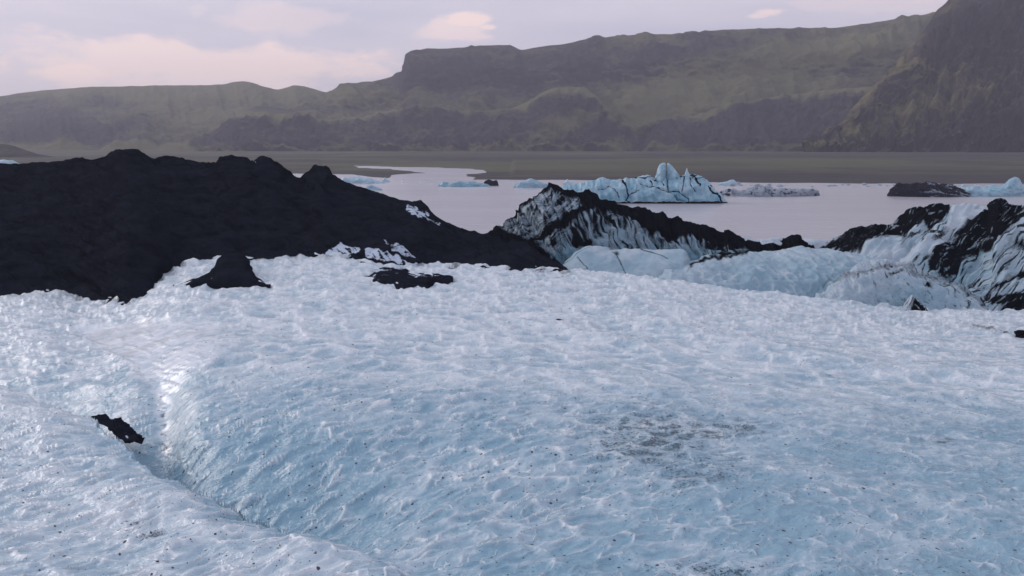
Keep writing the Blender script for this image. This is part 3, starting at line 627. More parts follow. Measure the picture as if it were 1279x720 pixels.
# ------------------------------------------------------------------ stones
def rock(name, px, py, w, h, d, seed, label, cat='stone', group=None, lift=.3, Y=None, rz=0.0, mat=None):
    Y = float(ice_Y(px, py)) if Y is None else Y
    bm = bmesh.new(); bmesh.ops.create_icosphere(bm, subdivisions=4, radius=1.0)
    co = np.array([v.co[:] for v in bm.verts])
    r = 1 + .38 * fbm(co[:, 0] * 1.3 + seed, co[:, 1] * 1.3, co[:, 2] * 1.3, 3, seed)
    pl = [np.array([random.uniform(-1, 1) for _ in range(3)]) for _ in range(7)]
    for q in pl:
        q /= np.linalg.norm(q); dd = co @ q; r = np.minimum(r, .78 / np.maximum(dd, 1e-3))
    co = co * r[:, None] * np.array([w / 2, d / 2, h / 2])
    for v, c in zip(bm.verts, co): v.co = c
    me = bpy.data.meshes.new(name); bm.to_mesh(me); bm.free(); me.materials.append(mat or M_rock)
    for a in ('frost', 'ash', 'wet'): me.attributes.new(a, 'FLOAT', 'POINT')
    o = bpy.data.objects.new(name, me); C.objects.link(o)
    _, z, _, _ = ice_base(np.array([float(px)]), np.array([Y]))
    o.location = (float(xfac(px, py)) * Y, Y, float(z[0]) + h * lift if mat is None or mat is M_rock else CAMZ + float(slope(py)) * Y)
    o.rotation_euler = (0, 0, rz)
    return tag(o, label, cat, group)
rock('stone', 698, 403, .42, .10, .3, 3, 'lone small flat black stone in the middle of the pale ice slope')
rock('stone', 1279, 424, .95, .5, .7, 5, 'black angular stone cut by the right edge of the photo')
rock('stone', 1256, 418, .26, .09, .2, 7, 'tiny flat dark stone left of the angular one at right edge')

# crust of black rock hugging the gully wall
def crust():
    pts = [(113, 522), (121, 520.5), (130, 523), (141, 524.5), (149, 530), (155, 531), (161, 539), (168, 543), (172, 550), (168, 556), (161, 555), (157, 550), (150, 549), (147, 543), (139, 540), (133, 533), (122, 528)]
    me = bpy.data.meshes.new('rock_crust'); bm = bmesh.new()
    cx = sum(p[0] for p in pts) / len(pts); cy = sum(p[1] for p in pts) / len(pts)
    rings = []
    for k, (s, lift) in enumerate(((1.10, -.25), (1.02, .02), (.8, .08), (.6, .11), (.4, .10), (.2, .13))):
        ring = []
        n = 90
        for i in range(n):
            f = i / n * len(pts); a = pts[int(f) % len(pts)]; b = pts[(int(f) + 1) % len(pts)]; u = f - int(f)
            x = cx + (mix(a[0], b[0], u) - cx) * s; y = cy + (mix(a[1], b[1], u) - cy) * s
            Y = float(ice_Y(x, y)) + .55
            X = float(xfac(x, y)) * Y; Z = CAMZ + float(slope(y)) * Y
            r = .075 * float(fbm(X * 2.2, Y * 2.2, Z * 2.2, 4, 9)); X += .06 * float(noise(X * 3, Z * 3, 3.3, 12))
            ring.append(bm.verts.new((X, Y - lift + r, Z + lift * .3 + r)))
        rings.append(ring)
    for a, b in zip(rings[:-1], rings[1:]):
        for i in range(len(a)): bm.faces.new((a[i], a[(i + 1) % len(a)], b[(i + 1) % len(a)], b[i]))
    bm.faces.new(rings[-1])
    bmesh.ops.recalc_face_normals(bm, faces=bm.faces); bm.to_mesh(me); bm.free(); me.attributes.new('frost', 'FLOAT', 'POINT')
    fa = me.attributes['frost']
    for i, v in enumerate(me.vertices):
        q = proj(np.array([[v.co.x, v.co.y, v.co.z]])); fa.data[i].value = .62 * math.exp(-((float(q[0][0]) - 157) / 5)**2 - ((float(q[1][0]) - 546) / 4)**2)
    me.materials.append(M_ash)
    o = bpy.data.objects.new('rock_crust', me); C.objects.link(o); return o
tag(crust(), 'jagged black rock crust lodged along the edge of the ice gully at left', 'rock')

# ------------------------------------------------------------------ icebergs and floes
def berg(name, top, wl, label, depth=None, mat=None, seg=(16, 14, 6, 5), step=.8, rough=.5, ashf=None, frost=.5, cat='iceberg', group=None, attrs=None, parent=None, amp=None):
    Yb = float(ywater(wl)); w = (top[-1][0] - top[0][0]) / F * Yb
    depth = depth or w * .4
    def at(P, sx, sy, k):
        if attrs: return attrs(P, sx, sy, k)
        h = wl - min(p[1] for p in top)
        return {'frost': frost + .35 * fbm(sx / 9, sy / 5, 0, 3, 907) + .15, 'ash': (ashf or 0.0) + .25 * fbm(sx / 8, sy / 4, 0, 3, 909) * (1 if ashf else 0)}
    am = amp if amp is not None else min(w, 12) * .03
    c = (top[0][0] + top[-1][0]) / 2; hw = (top[-1][0] - top[0][0]) / 2
    yf = [(x, Yb + depth * .45 * (abs(x - c) / hw)**2) for x in np.linspace(top[0][0], top[-1][0], 9)]
    yt = [(x, Yb + depth * .5) for x in (top[0][0], top[-1][0])]
    return_o = simple_loft(name, top, [(top[0][0], wl), (top[-1][0], wl)], yt, yf, mat or M_berg, seg=seg, step=step, bulge=.2, back=depth * .5, backz=-.8,
                           disp=lambda P, sx, sy: am * fbm(P[..., 0] / 3, P[..., 1] / 3, P[..., 2] / 2, 4, int(top[0][0]) % 97) * 2, attrs=at, parent=parent)
    if label: tag(return_o, label, cat, group)
    return return_o

# the big blue iceberg
root = bpy.data.objects.new('iceberg', None); C.objects.link(root); root.location = (float(xfac(810, 254)) * ywater(254), float(ywater(254)) + 6, 0)
tag(root, 'large pale blue iceberg with dark cracks and twin pinnacles floating beyond the pointed mound', 'iceberg')
CR = [([(777, 225), (783, 236), (785, 244), (782, 250), (789, 254)], 1.5), ([(818, 224), (826, 225), (829, 231)], 1.3), ([(866, 219), (871, 226), (874, 233)], 1.2), ([(812, 226), (815, 232)], 1.1), ([(785, 244), (798, 238)], .8), ([(800, 227), (812, 233), (832, 238), (850, 240), (858, 246), (862, 254)], .8), ([(832, 204), (833, 222), (835, 238)], .9),
      ([(757, 229), (768, 238), (773, 246)], .6), ([(747, 237), (765, 232)], .5), ([(855, 220), (852, 238)], .6), ([(862, 221), (862, 230), (868, 240)], .6), ([(838, 240), (846, 250), (856, 251)], .6), ([(885, 234), (893, 243), (901, 252)], 1.6), ([(888, 232), (902, 246)], 1.2)]
def a_big(P, sx, sy, k):
    a = np.zeros_like(sx)
    for pl, w in CR:
        d, _, _ = dseg(sx + 1.2 * noise(sx / 5, sy / 5, 0, 77), sy + .8 * noise(sx / 4, sy / 4, 0, 78), pl); a = np.maximum(a, .85 * np.exp(-(d / (w * .85))**2))
    a = np.maximum(a, .8 * np.exp(-((sy - curve([(700, 222.5), (810, 223), (850, 221), (885, 226)], sx)) / 1.2)**2) * sst(-.3, .2, noise(sx / 9, sy, 0, 83)) * sst(760, 780, sx))
    a = np.maximum(a, .75 * blob(sx, sy, 866, 219, 7, 3)); a = np.maximum(a, .8 * sst(251.8, 253.4, sy))  # ends with a dark line along the waterline
    return {'ash': a, 'frost': .55 + .45 * fbm(sx / 11, sy / 12, 0, 4, 85) + .35 * streaks(sx, sy, 80, 22, 4, 84) - .15 * sst(235, 253, sy)}
def reparent(o):
    o.parent = root; o.location = tuple(-c for c in root.location); return o
def crack_disp(P, sx, sy):
    g = np.zeros_like(sx)
    for pl, w in CR:
        d, _, _ = dseg(sx, sy, pl); g = np.maximum(g, np.exp(-(d / (w * 1.6))**2))
    f1, f2 = vor(sx / 16 + .4 * noise(sx / 9, sy / 9, 0, 88), sy / 13, 14)
    return .8 * f1 + .18 * streaks(sx, sy, 80, 30, 4, 86) + .75 * f1 + .5 * fbm(P[..., 0] / 4, P[..., 1] / 4, P[..., 2] / 2.5, 4, 89) - .5 * g - .5
Yi = float(ywater(254.5))
reparent(simple_loft('ice_body', [(690, 240), (704, 235), (718, 231), (730, 227.5), (745, 225), (757, 224.5), (775, 224), (790, 223.5), (798, 221), (806, 220), (815, 222), (830, 222), (848, 221), (856, 218.5), (868, 217), (874, 221), (880, 227), (887, 230), (893, 238), (900, 244), (905, 249), (909, 253.5)],
     [(690, 250), (730, 253), (780, 254.5), (909, 254.5)], [(690, Yi + 9), (820, Yi + 9), (890, Yi + 6), (909, Yi + 3)], [(690, Yi + 4), (780, Yi), (890, Yi), (909, Yi + 2)], M_berg, seg=(38, 34, 8, 8), step=.45, bulge=.3, back=10, disp=crack_disp, attrs=a_big))
for tp in ([(818, 222), (820, 217), (822, 209), (825, 205), (829, 203.5), (831.5, 205), (832.4, 214), (832.6, 222)], [(832.8, 222), (833, 206), (834.5, 203.8), (838, 206), (843, 212), (848, 218.5), (850, 222)]):
    reparent(simple_loft('pinnacle', tp, [(tp[0][0], 224), (tp[-1][0], 224)], Yi + 9, [(tp[0][0], Yi + 8), ((tp[0][0] + tp[-1][0]) / 2, Yi + 6), (tp[-1][0], Yi + 8)], M_berg, seg=(16, 16, 5, 5), step=.35, back=4, backz=4,
                         disp=lambda P, sx, sy: .15 * fbm(P[..., 0], P[..., 1], P[..., 2], 3, 93), attrs=lambda P, sx, sy, k: {'frost': .6 + .4 * fbm(sx / 6, sy / 6, 0, 3, 94) + .3 * sst(208, 204, sy), 'ash': .45 * sst(215, 222, sy) * sst(0, .4, noise(sx / 3, sy / 3, 0, 95))}))
reparent(simple_loft('spire', [(854.5, 219.5), (856.5, 214), (857.8, 210), (859.3, 214), (862, 219.5)], [(854.5, 221), (862, 221)], Yi + 8, Yi + 7, M_berg, seg=(8, 8, 4, 4), step=.3, back=1.5, backz=6, attrs=lambda P, sx, sy, k: {'frost': 1 + 0 * sx}))

berg('ice_floe', [(573, 228), (547, 231), (549, 229), (553, 227.5), (562, 228.6), (580, 227.8), (590, 226.8), (600, 228.6), (608, 230), (613, 232.8)].__class__(sorted([(573, 227.6), (547, 231.5), (549, 229), (553, 227.5), (562, 228.6), (580, 227.8), (590, 226.8), (600, 228.6), (608, 230), (613, 232.8)])), 233.6,
     'long flat blue ice floe left of the pale rounded floe on the lagoon', frost=.25, cat='ice floe')
berg('ice_floe', [(603, 231), (606, 226.5), (611, 224.6), (616, 226), (620, 225), (622, 229), (623, 232)], 232.4, 'small dark dirty chunk at right end of the long blue floe', mat=M_grey, ashf=.85, frost=.2, cat='ice floe')
berg('ice_floe', [(641, 233), (646, 229), (653, 226.5), (659, 224.5), (665, 224), (671, 225.5), (676, 228.5), (683, 230), (686, 234)], 235, 'pale rounded blue floe just left of the pointed mound', frost=.45, cat='ice floe')
berg('ice_floe', [(703, 229), (706, 227), (708.5, 224), (711, 227.5), (720, 228.5), (726, 230)], 231, 'tiny white floe peeking between the pointed mound and the large iceberg', frost=.9, cat='ice floe')
berg('ice_floe', [(424, 226), (430, 221.5), (437, 222.5), (446, 220), (452, 222.5), (462, 223), (470, 226), (480, 227.5), (486, 229)], 229.6, 'low white floe emerging behind the black ridge at left end of the lagoon', frost=.8, cat='ice floe')
berg('ice_floe', [(458, 233), (463, 231), (467, 232.5), (474, 235), (478, 237.5)], 238, 'small blue floe touching the black ridge slope below the low white floe', frost=.5, cat='ice floe')
berg('ice_floe', [(477, 226.5), (479, 224), (481, 221.5), (483, 224.5), (487, 226.5)], 227.5, 'tiny pointed white floe right of the low white floe', frost=.9, cat='ice floe')
berg('ice_floe', [(-40, 205), (-25, 200), (0, 200), (14, 200.5), (22, 203.5), (26, 206)], 210, 'white floe behind the black ridge at left edge of the photo', frost=.9, cat='ice floe', depth=12)
berg('iceberg', [(893, 247), (902, 238), (915, 236), (925, 238.5), (938, 235), (950, 233.5), (960, 232), (968, 236), (985, 235.5), (1000, 237), (1012, 236), (1022, 238), (1028, 240), (1024, 243)], 246,
     'long low grey iceberg with dirty top right of the large blue iceberg', mat=M_grey, frost=.45, ashf=.38, seg=(20, 16, 6, 5), step=.6)
berg('iceberg', [(1108, 243), (1118, 231), (1124, 229), (1136, 230), (1150, 229), (1160, 227.5), (1175, 230), (1190, 231), (1200, 236), (1215, 241), (1225, 246)], 246.5, 'dark grey low iceberg before the far shore at right', mat=M_grey, seg=(20, 16, 6, 5), step=.5, attrs=lambda P, sx, sy, k: {'frost': .2 + .3 * noise(sx / 8, sy / 4, 0, 941), 'ash': .62 + .55 * streaks(sx, sy, 12, 22, 2.6, 943) + .3 * sst(1165, 1140, sx)})
berg('iceberg', [(1182, 243), (1190, 237), (1198, 234), (1206, 237), (1216, 232), (1226, 234), (1238, 231), (1248, 233), (1256, 229), (1262, 223), (1268, 221.5), (1274, 224), (1278, 233), (1284, 240), (1292, 244)], 246, 'knobbly pale blue iceberg with raised head at right edge of the lagoon', frost=.45, seg=(20, 18, 6, 5), step=.6)
berg('ice_floe', [(895, 231), (902, 228), (908, 227), (912, 225), (916, 224.5), (920, 228), (922, 231)], 232, 'white floe directly behind right end of large blue iceberg', frost=.9, cat='ice floe')
berg('ice_floe', [(915, 308), (928, 296), (938, 298), (955, 299.5), (968, 297.5), (978, 300), (990, 308)], 312, 'white ice slab showing over the black crest between two dark humps', frost=.85, depth=6, cat='ice floe', mat=M_mound)
berg('ice_floe', [(992, 308), (1000, 299), (1008, 298), (1016, 298.5), (1024, 300), (1030, 301), (1036, 308)], 313, 'white ice slab right of the second dark hump on the shore', frost=.85, depth=6, cat='ice floe', mat=M_mound)
# brash ice strung along the far shore
rs = random.Random(7)
def brash(n, xa, xb, ya, yb, wa, wb, group, lab, mat):
    for i in range(n):
        x = rs.uniform(xa, xb); wl = rs.uniform(ya, yb); w = rs.uniform(wa, wb); h = w * rs.uniform(.18, .4)
        top = [(x - w / 2, wl - .2), (x - w * .3, wl - h * rs.uniform(.5, 1)), (x, wl - h * rs.uniform(.6, 1.2)), (x + w * .28, wl - h * rs.uniform(.4, 1)), (x + w / 2, wl - .2)]
        berg('brash_ice', top, wl, lab, frost=rs.uniform(.5, 1), seg=(5, 4, 2, 2), step=w / 8, cat='ice chunk', group=group, mat=mat, depth=2.5)
brash(26, 1030, 1180, 231.2, 234, 2.5, 9, 'brash ice along the right far shore', 'small pale ice chunk drifting along the far shore between the grey icebergs', M_grey)
brash(14, 905, 1028, 231, 234, 3, 12, 'brash ice behind the long grey iceberg', 'small pale ice chunk floating behind the long low grey iceberg', M_grey)
brash(10, 490, 640, 227, 230, 2, 6, 'brash ice along the left far shore', 'tiny ice chunk drifting by the stream mouth on the far shore', M_berg)
brash(9, 1200, 1279, 231.5, 234, 3, 9, 'brash ice behind the knobbly iceberg', 'small pale ice chunk behind the knobbly iceberg at right', M_berg)

# ------------------------------------------------------------------ outwash plain, lagoon
SHORE = [(-500, 212), (0, 214), (440, 219), (490, 223), (560, 224.5), (640, 225.5), (800, 226), (900, 228), (1000, 229), (1100, 229.5), (1279, 230), (1800, 231)]
def build_plain():
    px = np.concatenate([np.arange(-900, -20, 8.0), np.arange(-20, 1300, 1.5), np.arange(1300, 2200, 8.0)])
    sl = np.concatenate([np.linspace(8, 60, 10), np.linspace(62, 320, 12), 1 / np.linspace(1 / 330., 1 / 2400., 170), np.linspace(2500, 9000, 10)])
    PX, Y = np.meshgrid(px, sl); X = (PX - 639.5) / F / cp * Y
    sy = HOR + (CAMZ * F / Y) * 1.0
    sh = curve(SHORE, PX)
    Ysh = ywater(sh)
    d = Y - Ysh + 16 * fbm(X / 60, Y / 45, 0, 4, 1001) + 8 * noise(X / 160, Y / 100, 0, 1003)
    z = -2.5 + 2.5 * sst(-30, 0, d) + .25 * sst(0, 12, d) + 1.0 * sst(60, 90, d + 25 * noise(X / 120, 0, 0, 1005)) + 1.6 * sst(300, 380, d + 70 * noise(X / 300, 0, 0, 1007)) + 1.6 * sst(700, 800, d + 90 * noise(X / 400, 0, 0, 1008)) + .5 * fbm(X / 90, Y / 70, 0, 4, 1009) * sst(20, 120, d)
    px_, py_ = proj(np.stack([X, Y, np.zeros_like(X)], -1))
    wx = px_ + 5 * noise(X / 14, Y / 30, 0, 1011); wy = py_ + 1.0 * noise(X / 12, Y / 30, 0, 1012)
    ch = np.maximum.reduce([polymask(wx, wy, [(484, 225), (492, 219.5), (512, 218), (535, 216.5), (512, 214), (496, 212), (488, 209.5), (530, 209.5), (572, 211), (600, 212.5), (608, 215.5), (584, 217.5), (578, 220), (594, 222.5), (585, 228), (484, 228)], 1.0),
                            .98 * polymask(wx, wy, [(442, 207.6), (470, 208.0), (520, 210.5), (500, 211.5), (450, 209.8)], 1.0)])
    z = z * (1 - .9 * polymask(px_, py_, [(400, 204), (640, 204), (640, 228), (400, 228)], 8) * (z > 0))
    z = mix(z, -1.2, np.minimum(1, ch))
    moss = .30 + .5 * np.exp(-((py_ - 210) / 5)**2) + .45 * np.exp(-((py_ - 196) / 2.5)**2) * sst(900, 300, px_) + .35 * np.exp(-((py_ - 203) / 3)**2) * sst(500, 800, px_) - .35 * sst(220, 224, py_) - .25 * np.exp(-((py_ - 199.5) / 2)**2) + .45 * fbm(X / 160, Y / 240, 0, 4, 1015)
    return grid_obj('outwash_plain', np.stack([X, Y, z], -1), M_plain, {'moss': moss})
o = build_plain(); tag(o, 'flat olive and brown outwash plain between the lagoon and the hills', kind='structure')
Pw = np.array([[[-900, 56, 0], [900, 56, 0]], [[-900, 900, 0], [900, 900, 0]]], float)
o = grid_obj('lagoon_water', Pw, M_water); tag(o, 'calm pinkish grey lagoon water with drifting ice', kind='structure')

# ------------------------------------------------------------------ hills
def hill(name, crest, rows_k, Yc, Yb, base, mat, label, seg, step=1.5, disp=None, moss=None, back=900, drop=60, jag=1.0, silw=8.0):
    x0, x1 = crest[0][0], crest[-1][0]; px = cols(x0, x1, step)
    g = sorted(set(list(np.linspace(x0, x1, 30)) + [p[0] for p in crest]))
    fc = lambda x: float(curve(crest, float(x))); fb = lambda x: float(curve(base, float(x)))
    yc = lambda x: float(curve(Yc, float(x))); yb = lambda x: float(curve(Yb, float(x)))
    rows = [('p', [(x, fb(x) + 2, yb(x) - 40) for x in g]), ('p', [(x, fb(x), yb(x)) for x in g])]
    for ky, kY in rows_k: rows.append(('p', [(x, mix(fb(x), fc(x), ky), mix(yb(x), yc(x), kY)) for x in g]))
    rows.append(('p', [(x, fc(x), yc(x)) for x in g]))
    zc = lambda x: CAMZ + float(slope(fc(x))) * yc(x)
    rows += [('z', [(x, zc(x) - drop * .2, yc(x) + back * .5) for x in g]), ('z', [(x, zc(x) - drop, yc(x) + back) for x in g])]
    sg = [4] + seg + [6, 4]
    P = loft(rows, px, sg); n = normals(P); n *= np.sign(-n[..., 1:2] + n[..., 2:3] * .8 + 1e-6)
    sx, sy = proj(P); k = np.arange(P.shape[0])[:, None] + 0 * sx; kc = 4 + sum(seg)
    sil = (1 - .9 * np.exp(-((k - kc) / silw)**2)) * sst(1, 14, k) * (k < kc + 8)
    P = P + n * (disp(P, sx, sy) * sil)[..., None]
    P[..., 2] += jag * (.6 * fbm(sx / 16, 0 * sx + 4, 0, 4, 1201)) * np.exp(-((k - kc) / 8.0)**2)
    m = moss(P, sx, sy) if moss else .5 + 0 * sx
    o = grid_obj(name, P, mat, {'moss': m}); tag(o, label, kind='structure'); return o
def gul(sx, sy, s, w=14, l=60, a=80): return streaks(sx, sy, a, l, w, s)
# far left range
hill('hills', [(-700, 140), (-300, 128), (-100, 124), (0, 120.5), (30, 116), (55, 113), (110, 109.5), (160, 108.5), (200, 107), (250, 107), (280, 105.5), (292, 103), (303, 102), (315, 104), (330, 109), (348, 112.5), (358, 110.5), (370, 107.5), (382, 109), (395, 112.5), (408, 115.5), (420, 113), (460, 112), (560, 112)],
     [(.35, .18), (.7, .55), (.88, .75)], [(-700, 3300), (560, 3100)], [(-700, 1950), (560, 1900)], [(-700, 190), (0, 189), (560, 190)], M_hill, 'low olive and purple hills along the left skyline', [40, 34, 24, 16],
     disp=lambda P, sx, sy: 16 * fbm(sx / 70, sy / 30, 0, 4, 1211) + 5 * gul(sx, sy, 1213) + 8 * fbm(sx / 30, sy / 14, 0, 3, 1215, ridged=True) * .6,
     moss=lambda P, sx, sy: .62 + .3 * sst(135, 115, sy) - .65 * blob(sx, sy, 60, 155, 90, 26, 10) - .35 * blob(sx, sy, 130, 128, 60, 10, 15) + .5 * sst(178, 186, sy) - .25 * sst(140, 165, sy) * (sx < 500))
# mesa and long plateau
hill('hills', [(330, 128), (380, 121), (413, 115.5), (425, 110), (440, 106), (452, 105), (470, 101), (490, 96), (500, 92), (505, 88), (507, 78), (509, 70), (514, 65.5), (522, 63), (545, 61.5), (565, 60), (585, 59.5), (600, 57.5), (625, 57), (640, 58.5), (652, 62.5), (668, 60), (690, 57), (710, 55), (738, 51), (745, 49),
              (757, 51), (772, 48.5), (800, 44), (815, 43.5), (850, 45), (880, 40), (905, 37.5), (960, 36), (1030, 36), (1060, 33), (1110, 26), (1140, 22), (1168, 17), (1230, 10), (1400, 0), (1800, 20)],
     [(.30, .14), (.60, .45), (.80, .55)], [(330, 2900), (500, 2650), (800, 2600), (1200, 2500), (1800, 2500)], [(330, 2050), (1800, 1950)], [(330, 190), (1800, 192)], M_hill, 'long flat topped mountain with mossy slopes and dark cliffs in the background', [40, 44, 36, 30],
     disp=lambda P, sx, sy: 20 * fbm(sx / 90 + sy / 120, sy / 34, 0, 4, 1221) + 9 * gul(sx, sy, 1223, 18, 50, 60) + 12 * fbm((sx + 1.2 * sy) / 45, (sy - .35 * sx) / 18, 0, 3, 1225, ridged=True) * .6,
     moss=lambda P, sx, sy: .42 - .55 * blob(sx, sy, 570, 92, 90, 28) + .75 * blob(sx, sy, 930, 95, 190, 22, -12) + .45 * blob(sx, sy, 1030, 70, 130, 18, -5) + .35 * blob(sx, sy, 830, 135, 90, 12, -22) - .4 * blob(sx, sy, 720, 78, 60, 26, 40) - .35 * blob(sx, sy, 850, 70, 80, 12, -10) + .35 * blob(sx, sy, 450, 125, 60, 10)
     + .45 * np.exp(-((sy - (150 - .17 * (sx - 780))) / 7)**2) * sst(770, 800, sx) * sst(1060, 1000, sx))
# bench in front of it
hill('hills', [(220, 192), (250, 172), (280, 157), (305, 145), (330, 140), (350, 142), (375, 147), (410, 151), (450, 148), (500, 138), (520, 136), (560, 138), (600, 139), (640, 136), (660, 127), (685, 113), (705, 109), (728, 109), (742, 118), (752, 130), (762, 142), (775, 152), (800, 158), (830, 152), (860, 145), (900, 134), (950, 124),
              (1000, 118), (1040, 112), (1100, 108), (1200, 110), (1300, 120)],
     [(.25, .10), (.6, .38), (.85, .6)], [(220, 2050), (700, 2150), (1300, 2150)], [(220, 1850), (1300, 1780)], [(220, 192), (700, 191), (1300, 193)], M_hill, 'dark bench of lower hills with a pale mossy rim below the plateau', [34, 30, 26, 16], back=300, drop=-25,
     disp=lambda P, sx, sy: 14 * fbm(sx / 50, sy / 30, 0, 4, 1231) + 5 * gul(sx, sy, 1233, 13, 40, 105) + 12 * fbm(sx / 24, sy / 22, 0, 3, 1235, ridged=True) * .6 - 25 * np.exp(-((sx - 800 + .3 * (sy - 150)) / 14)**2) * (sy > 140),
     moss=lambda P, sx, sy: .10 + .75 * np.exp(-((sy - curve([(300, 143), (410, 151), (500, 138), (640, 136), (690, 114), (728, 112), (760, 143), (860, 147), (950, 126), (1100, 110)], sx)) / 6)**2) + .45 * blob(sx, sy, 700, 160, 70, 12, -20) + .35 * blob(sx, sy, 775, 180, 16, 12) + .5 * sst(179, 188, sy) - .3 * blob(sx, sy, 930, 155, 110, 22))
# near cliff on the right
hill('hills', [(1005, 195), (1018, 190), (1030, 178), (1038, 168), (1052, 156), (1060, 142), (1072, 128), (1086, 115), (1100, 100), (1108, 92), (1118, 86), (1122, 76), (1128, 66), (1136, 60), (1143, 56), (1148, 46), (1156, 37), (1164, 25), (1172, 14), (1182, 5), (1190, -3), (1215, -22), (1260, -38), (1340, -60), (1500, -80), (1900, -60)],
     [(.22, .12), (.5, .42), (.66, .52), (.86, .66)], [(1005, 1640), (1200, 1900), (1900, 2000)], [(1005, 1600), (1900, 1380)], [(1005, 196), (1279, 194), (1900, 196)], M_cliff, 'steep dark basalt cliff with moss patches rising at the right edge', [34, 40, 26, 36, 20], step=1.0, jag=1.6, silw=28.0,
     disp=lambda P, sx, sy: 20 * fbm(sx / 46, sy / 40, 0, 4, 1241) + 17 * gul(sx, sy, 1243, 10, 50, 105) + 26 * fbm((sx + .6 * sy) / 26, (sy - .4 * sx) / 30, 0, 4, 1245, ridged=True) * .6,
     moss=lambda P, sx, sy: .30 + .35 * fbm(sx / 30, sy / 22, 0, 4, 1247) + .45 * blob(sx, sy, 1230, 125, 45, 22, 10) + .35 * blob(sx, sy, 1130, 150, 50, 30, -35) + .40 * blob(sx, sy, 1150, 100, 40, 18, 30) - .55 * blob(sx, sy, 1200, 40, 70, 40, -10) - .3 * blob(sx, sy, 1250, 165, 45, 30) + .4 * sst(184, 193, sy) + .3 * np.exp(-((sx - 1060 + .9 * (sy - 150)) / 9)**2))
# low hillock at the left edge of the plain
hill('hills', [(-160, 192), (-80, 182), (-20, 179), (0, 180), (15, 182), (32, 188), (50, 193), (75, 197)], [(.5, .4)], [(-160, 1020), (75, 1000)], [(-160, 900), (75, 900)], [(-160, 200), (75, 199)], M_hill, 'small brown hillock on the plain at left edge', [14, 12], back=80, drop=12, jag=.3,
     disp=lambda P, sx, sy: 1.2 * fbm(sx / 20, sy / 8, 0, 3, 1251), moss=lambda P, sx, sy: .05 + .3 * sst(195, 199, sy))

# ------------------------------------------------------------------ air
def haze(density):
    bm = bmesh.new(); bmesh.ops.create_cube(bm, size=1.0)
    x0, x1, y0, y1, z0, z1 = -9500, 9500, -300, 9600, -12, 700
    for v in bm.verts: v.co = (mix(x0, x1, v.co.x + .5), mix(y0, y1, v.co.y + .5), mix(z0, z1, v.co.z + .5))
    me = bpy.data.meshes.new('haze'); bm.to_mesh(me); bm.free()
    m = bpy.data.materials.new('haze'); m.use_nodes = True; nt = m.node_tree; nt.nodes.clear()
    out = nt.nodes.new('ShaderNodeOutputMaterial'); v = nt.nodes.new('ShaderNodeVolumePrincipled')
    v.inputs['Color'].default_value = (.86, .84, .95, 1); v.inputs['Density'].default_value = density; v.inputs['Anisotropy'].default_value = .2
    L(nt, v.outputs[0], out.inputs['Volume']); me.materials.append(m)
    o = bpy.data.objects.new('haze', me); C.objects.link(o); tag(o, 'thin lavender evening haze over the valley', kind='stuff')
haze(.00012)

# ------------------------------------------------------------------ sky and light
SUN_EL, SUN_AZ = 24.0, -58.0        # degrees; azimuth from the view direction, negative = left
w = bpy.data.worlds.new('World'); bpy.context.scene.world = w; w.use_nodes = True; nt = w.node_tree
bg = nt.nodes['Background']
sky = nt.nodes.new('ShaderNodeTexSky'); sky.sky_type = 'NISHITA'; sky.sun_disc = False
sky.sun_elevation = rad(SUN_EL); sky.sun_rotation = rad(SUN_AZ); sky.air_density = 1.0; sky.dust_density = 1.0
tc = nt.nodes.new('ShaderNodeTexCoord'); sep = nt.nodes.new('ShaderNodeSeparateXYZ'); L(nt, tc.outputs['Generated'], sep.inputs[0])
# cloud deck: colours given for strength 0.1
el = mth(nt, 'MAXIMUM', sep.outputs[2], 0.0)
deck = ramp(nt, el, [(0.0, (7.6, 6.4, 6.5)), (.10, (6.5, 5.9, 6.7)), (.22, (5.7, 5.6, 6.5)), (.6, (4.2, 4.75, 5.7))])
def wnoise(scale, detail, st, off=0.0):
    mp = nt.nodes.new('ShaderNodeMapping'); mp.inputs['Scale'].default_value = st; mp.inputs['Location'].default_value = (off, off, off)
    L(nt, tc.outputs['Generated'], mp.inputs[0]); n = nt.nodes.new('ShaderNodeTexNoise'); L(nt, mp.outputs[0], n.inputs['Vector'])
    n.inputs['Scale'].default_value = scale; n.inputs['Detail'].default_value = detail; n.inputs['Roughness'].default_value = .55; n.inputs['Distortion'].default_value = .25
    return n.outputs['Fac']
n1 = wnoise(2.6, 7, (1, 1, 7.0), 1.3); n2 = wnoise(9, 6, (1, 1, 3.0), 4.1); n3 = wnoise(13, 8, (1, 1, 2.6), 2.7)
var = mth(nt, 'ADD', mth(nt, 'MULTIPLY', mth(nt, 'SUBTRACT', n1, .5), .85), mth(nt, 'MULTIPLY', mth(nt, 'SUBTRACT', n2, .5), .18))
deck = mixc(nt, 1.0, deck, ramp(nt, mth(nt, 'ADD', var, .5), [(.34, (.80, .82, .90)), (.66, (1.10, 1.06, 1.04))]), 'MULTIPLY')
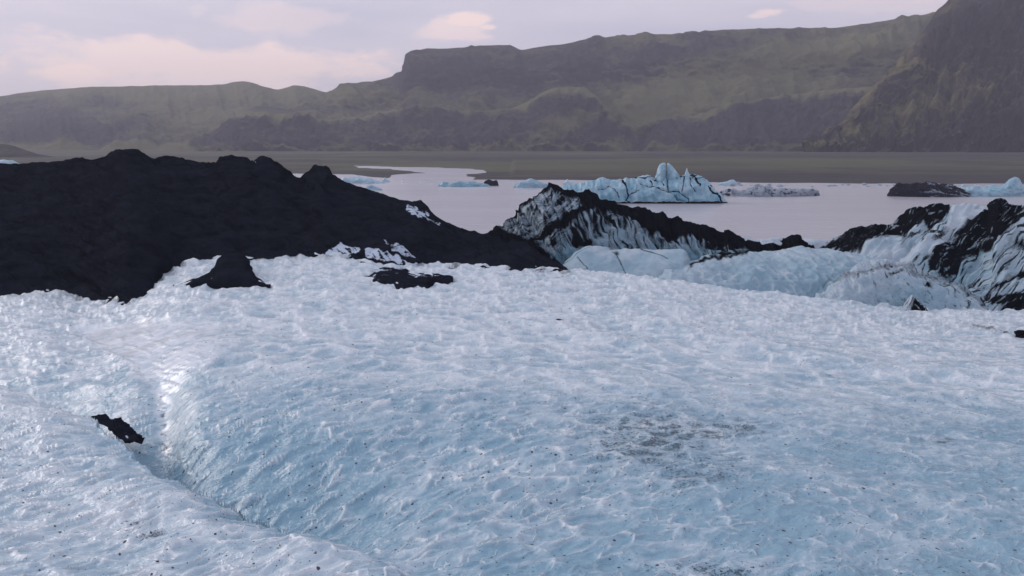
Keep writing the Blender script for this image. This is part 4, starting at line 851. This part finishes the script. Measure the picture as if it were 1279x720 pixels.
# breaks in the deck where the low sun lights it pink, at fixed bearings
def dirv(px, py):
    v = Vector((float(xfac(px, py)), 1.0, float(slope(py)))); v.normalize(); return v
def glow(px, py, sx_, sz_, k):
    c = dirv(px, py)
    s = nt.nodes.new('ShaderNodeVectorMath'); s.operation = 'SUBTRACT'; L(nt, tc.outputs['Generated'], s.inputs[0]); s.inputs[1].default_value = c
    m = nt.nodes.new('ShaderNodeVectorMath'); m.operation = 'MULTIPLY'; L(nt, s.outputs[0], m.inputs[0]); m.inputs[1].default_value = (1 / sx_, 1 / max(sx_, .3), 1 / sz_)
    d = nt.nodes.new('ShaderNodeVectorMath'); d.operation = 'LENGTH'; L(nt, m.outputs[0], d.inputs[0])
    e = mth(nt, 'SUBTRACT', 1.0, d.outputs['Value'])
    e = mth(nt, 'ADD', e, mth(nt, 'MULTIPLY', mth(nt, 'SUBTRACT', n3, .5), 2.6))
    return mth(nt, 'MULTIPLY', ramp(nt, e, [(.10, 0.0), (.60, 1.0)], 'EASE'), k)
g = None
for a in ((85, 88, .10, .020, 1.0), (60, 80, .05, .012, .6), (575, 38, .055, .020, .55), (590, 26, .034, .011, .75), (612, 34, .02, .006, .7), (965, 15, .030, .008, .6), (948, 20, .022, .005, .5), (200, 85, .34, .034, .75), (330, 95, .12, .02, .5), (350, 28, .10, .02, .3), (1080, 5, .12, .02, .2)):
    q = glow(*a); g = q if g is None else mth(nt, 'MAXIMUM', g, q)
deck = mixc(nt, g, deck, (11.0, 8.0, 7.0))
final = mixc(nt, .90, sky.outputs[0], deck)
L(nt, final, bg.inputs['Color']); bg.inputs['Strength'].default_value = 0.1
sl = bpy.data.lights.new('sun', 'SUN'); sl.energy = 1.1; sl.angle = rad(30); sl.color = (1.0, .93, .88)
so = bpy.data.objects.new('sun', sl); C.objects.link(so)
az, e_ = rad(SUN_AZ), rad(SUN_EL)
so.rotation_euler = Vector((math.sin(az) * math.cos(e_), math.cos(az) * math.cos(e_), math.sin(e_))).to_track_quat('Z', 'Y').to_euler()
so.location = (-30, 10, 60)

sc = bpy.context.scene
sc.view_settings.view_transform = 'Standard'; sc.view_settings.look = 'None'; sc.view_settings.gamma = 1; sc.view_settings.exposure = 0.37
sc.cycles.max_bounces = 6; sc.cycles.diffuse_bounces = 3; sc.cycles.volume_bounces = 1; sc.cycles.use_denoising = True
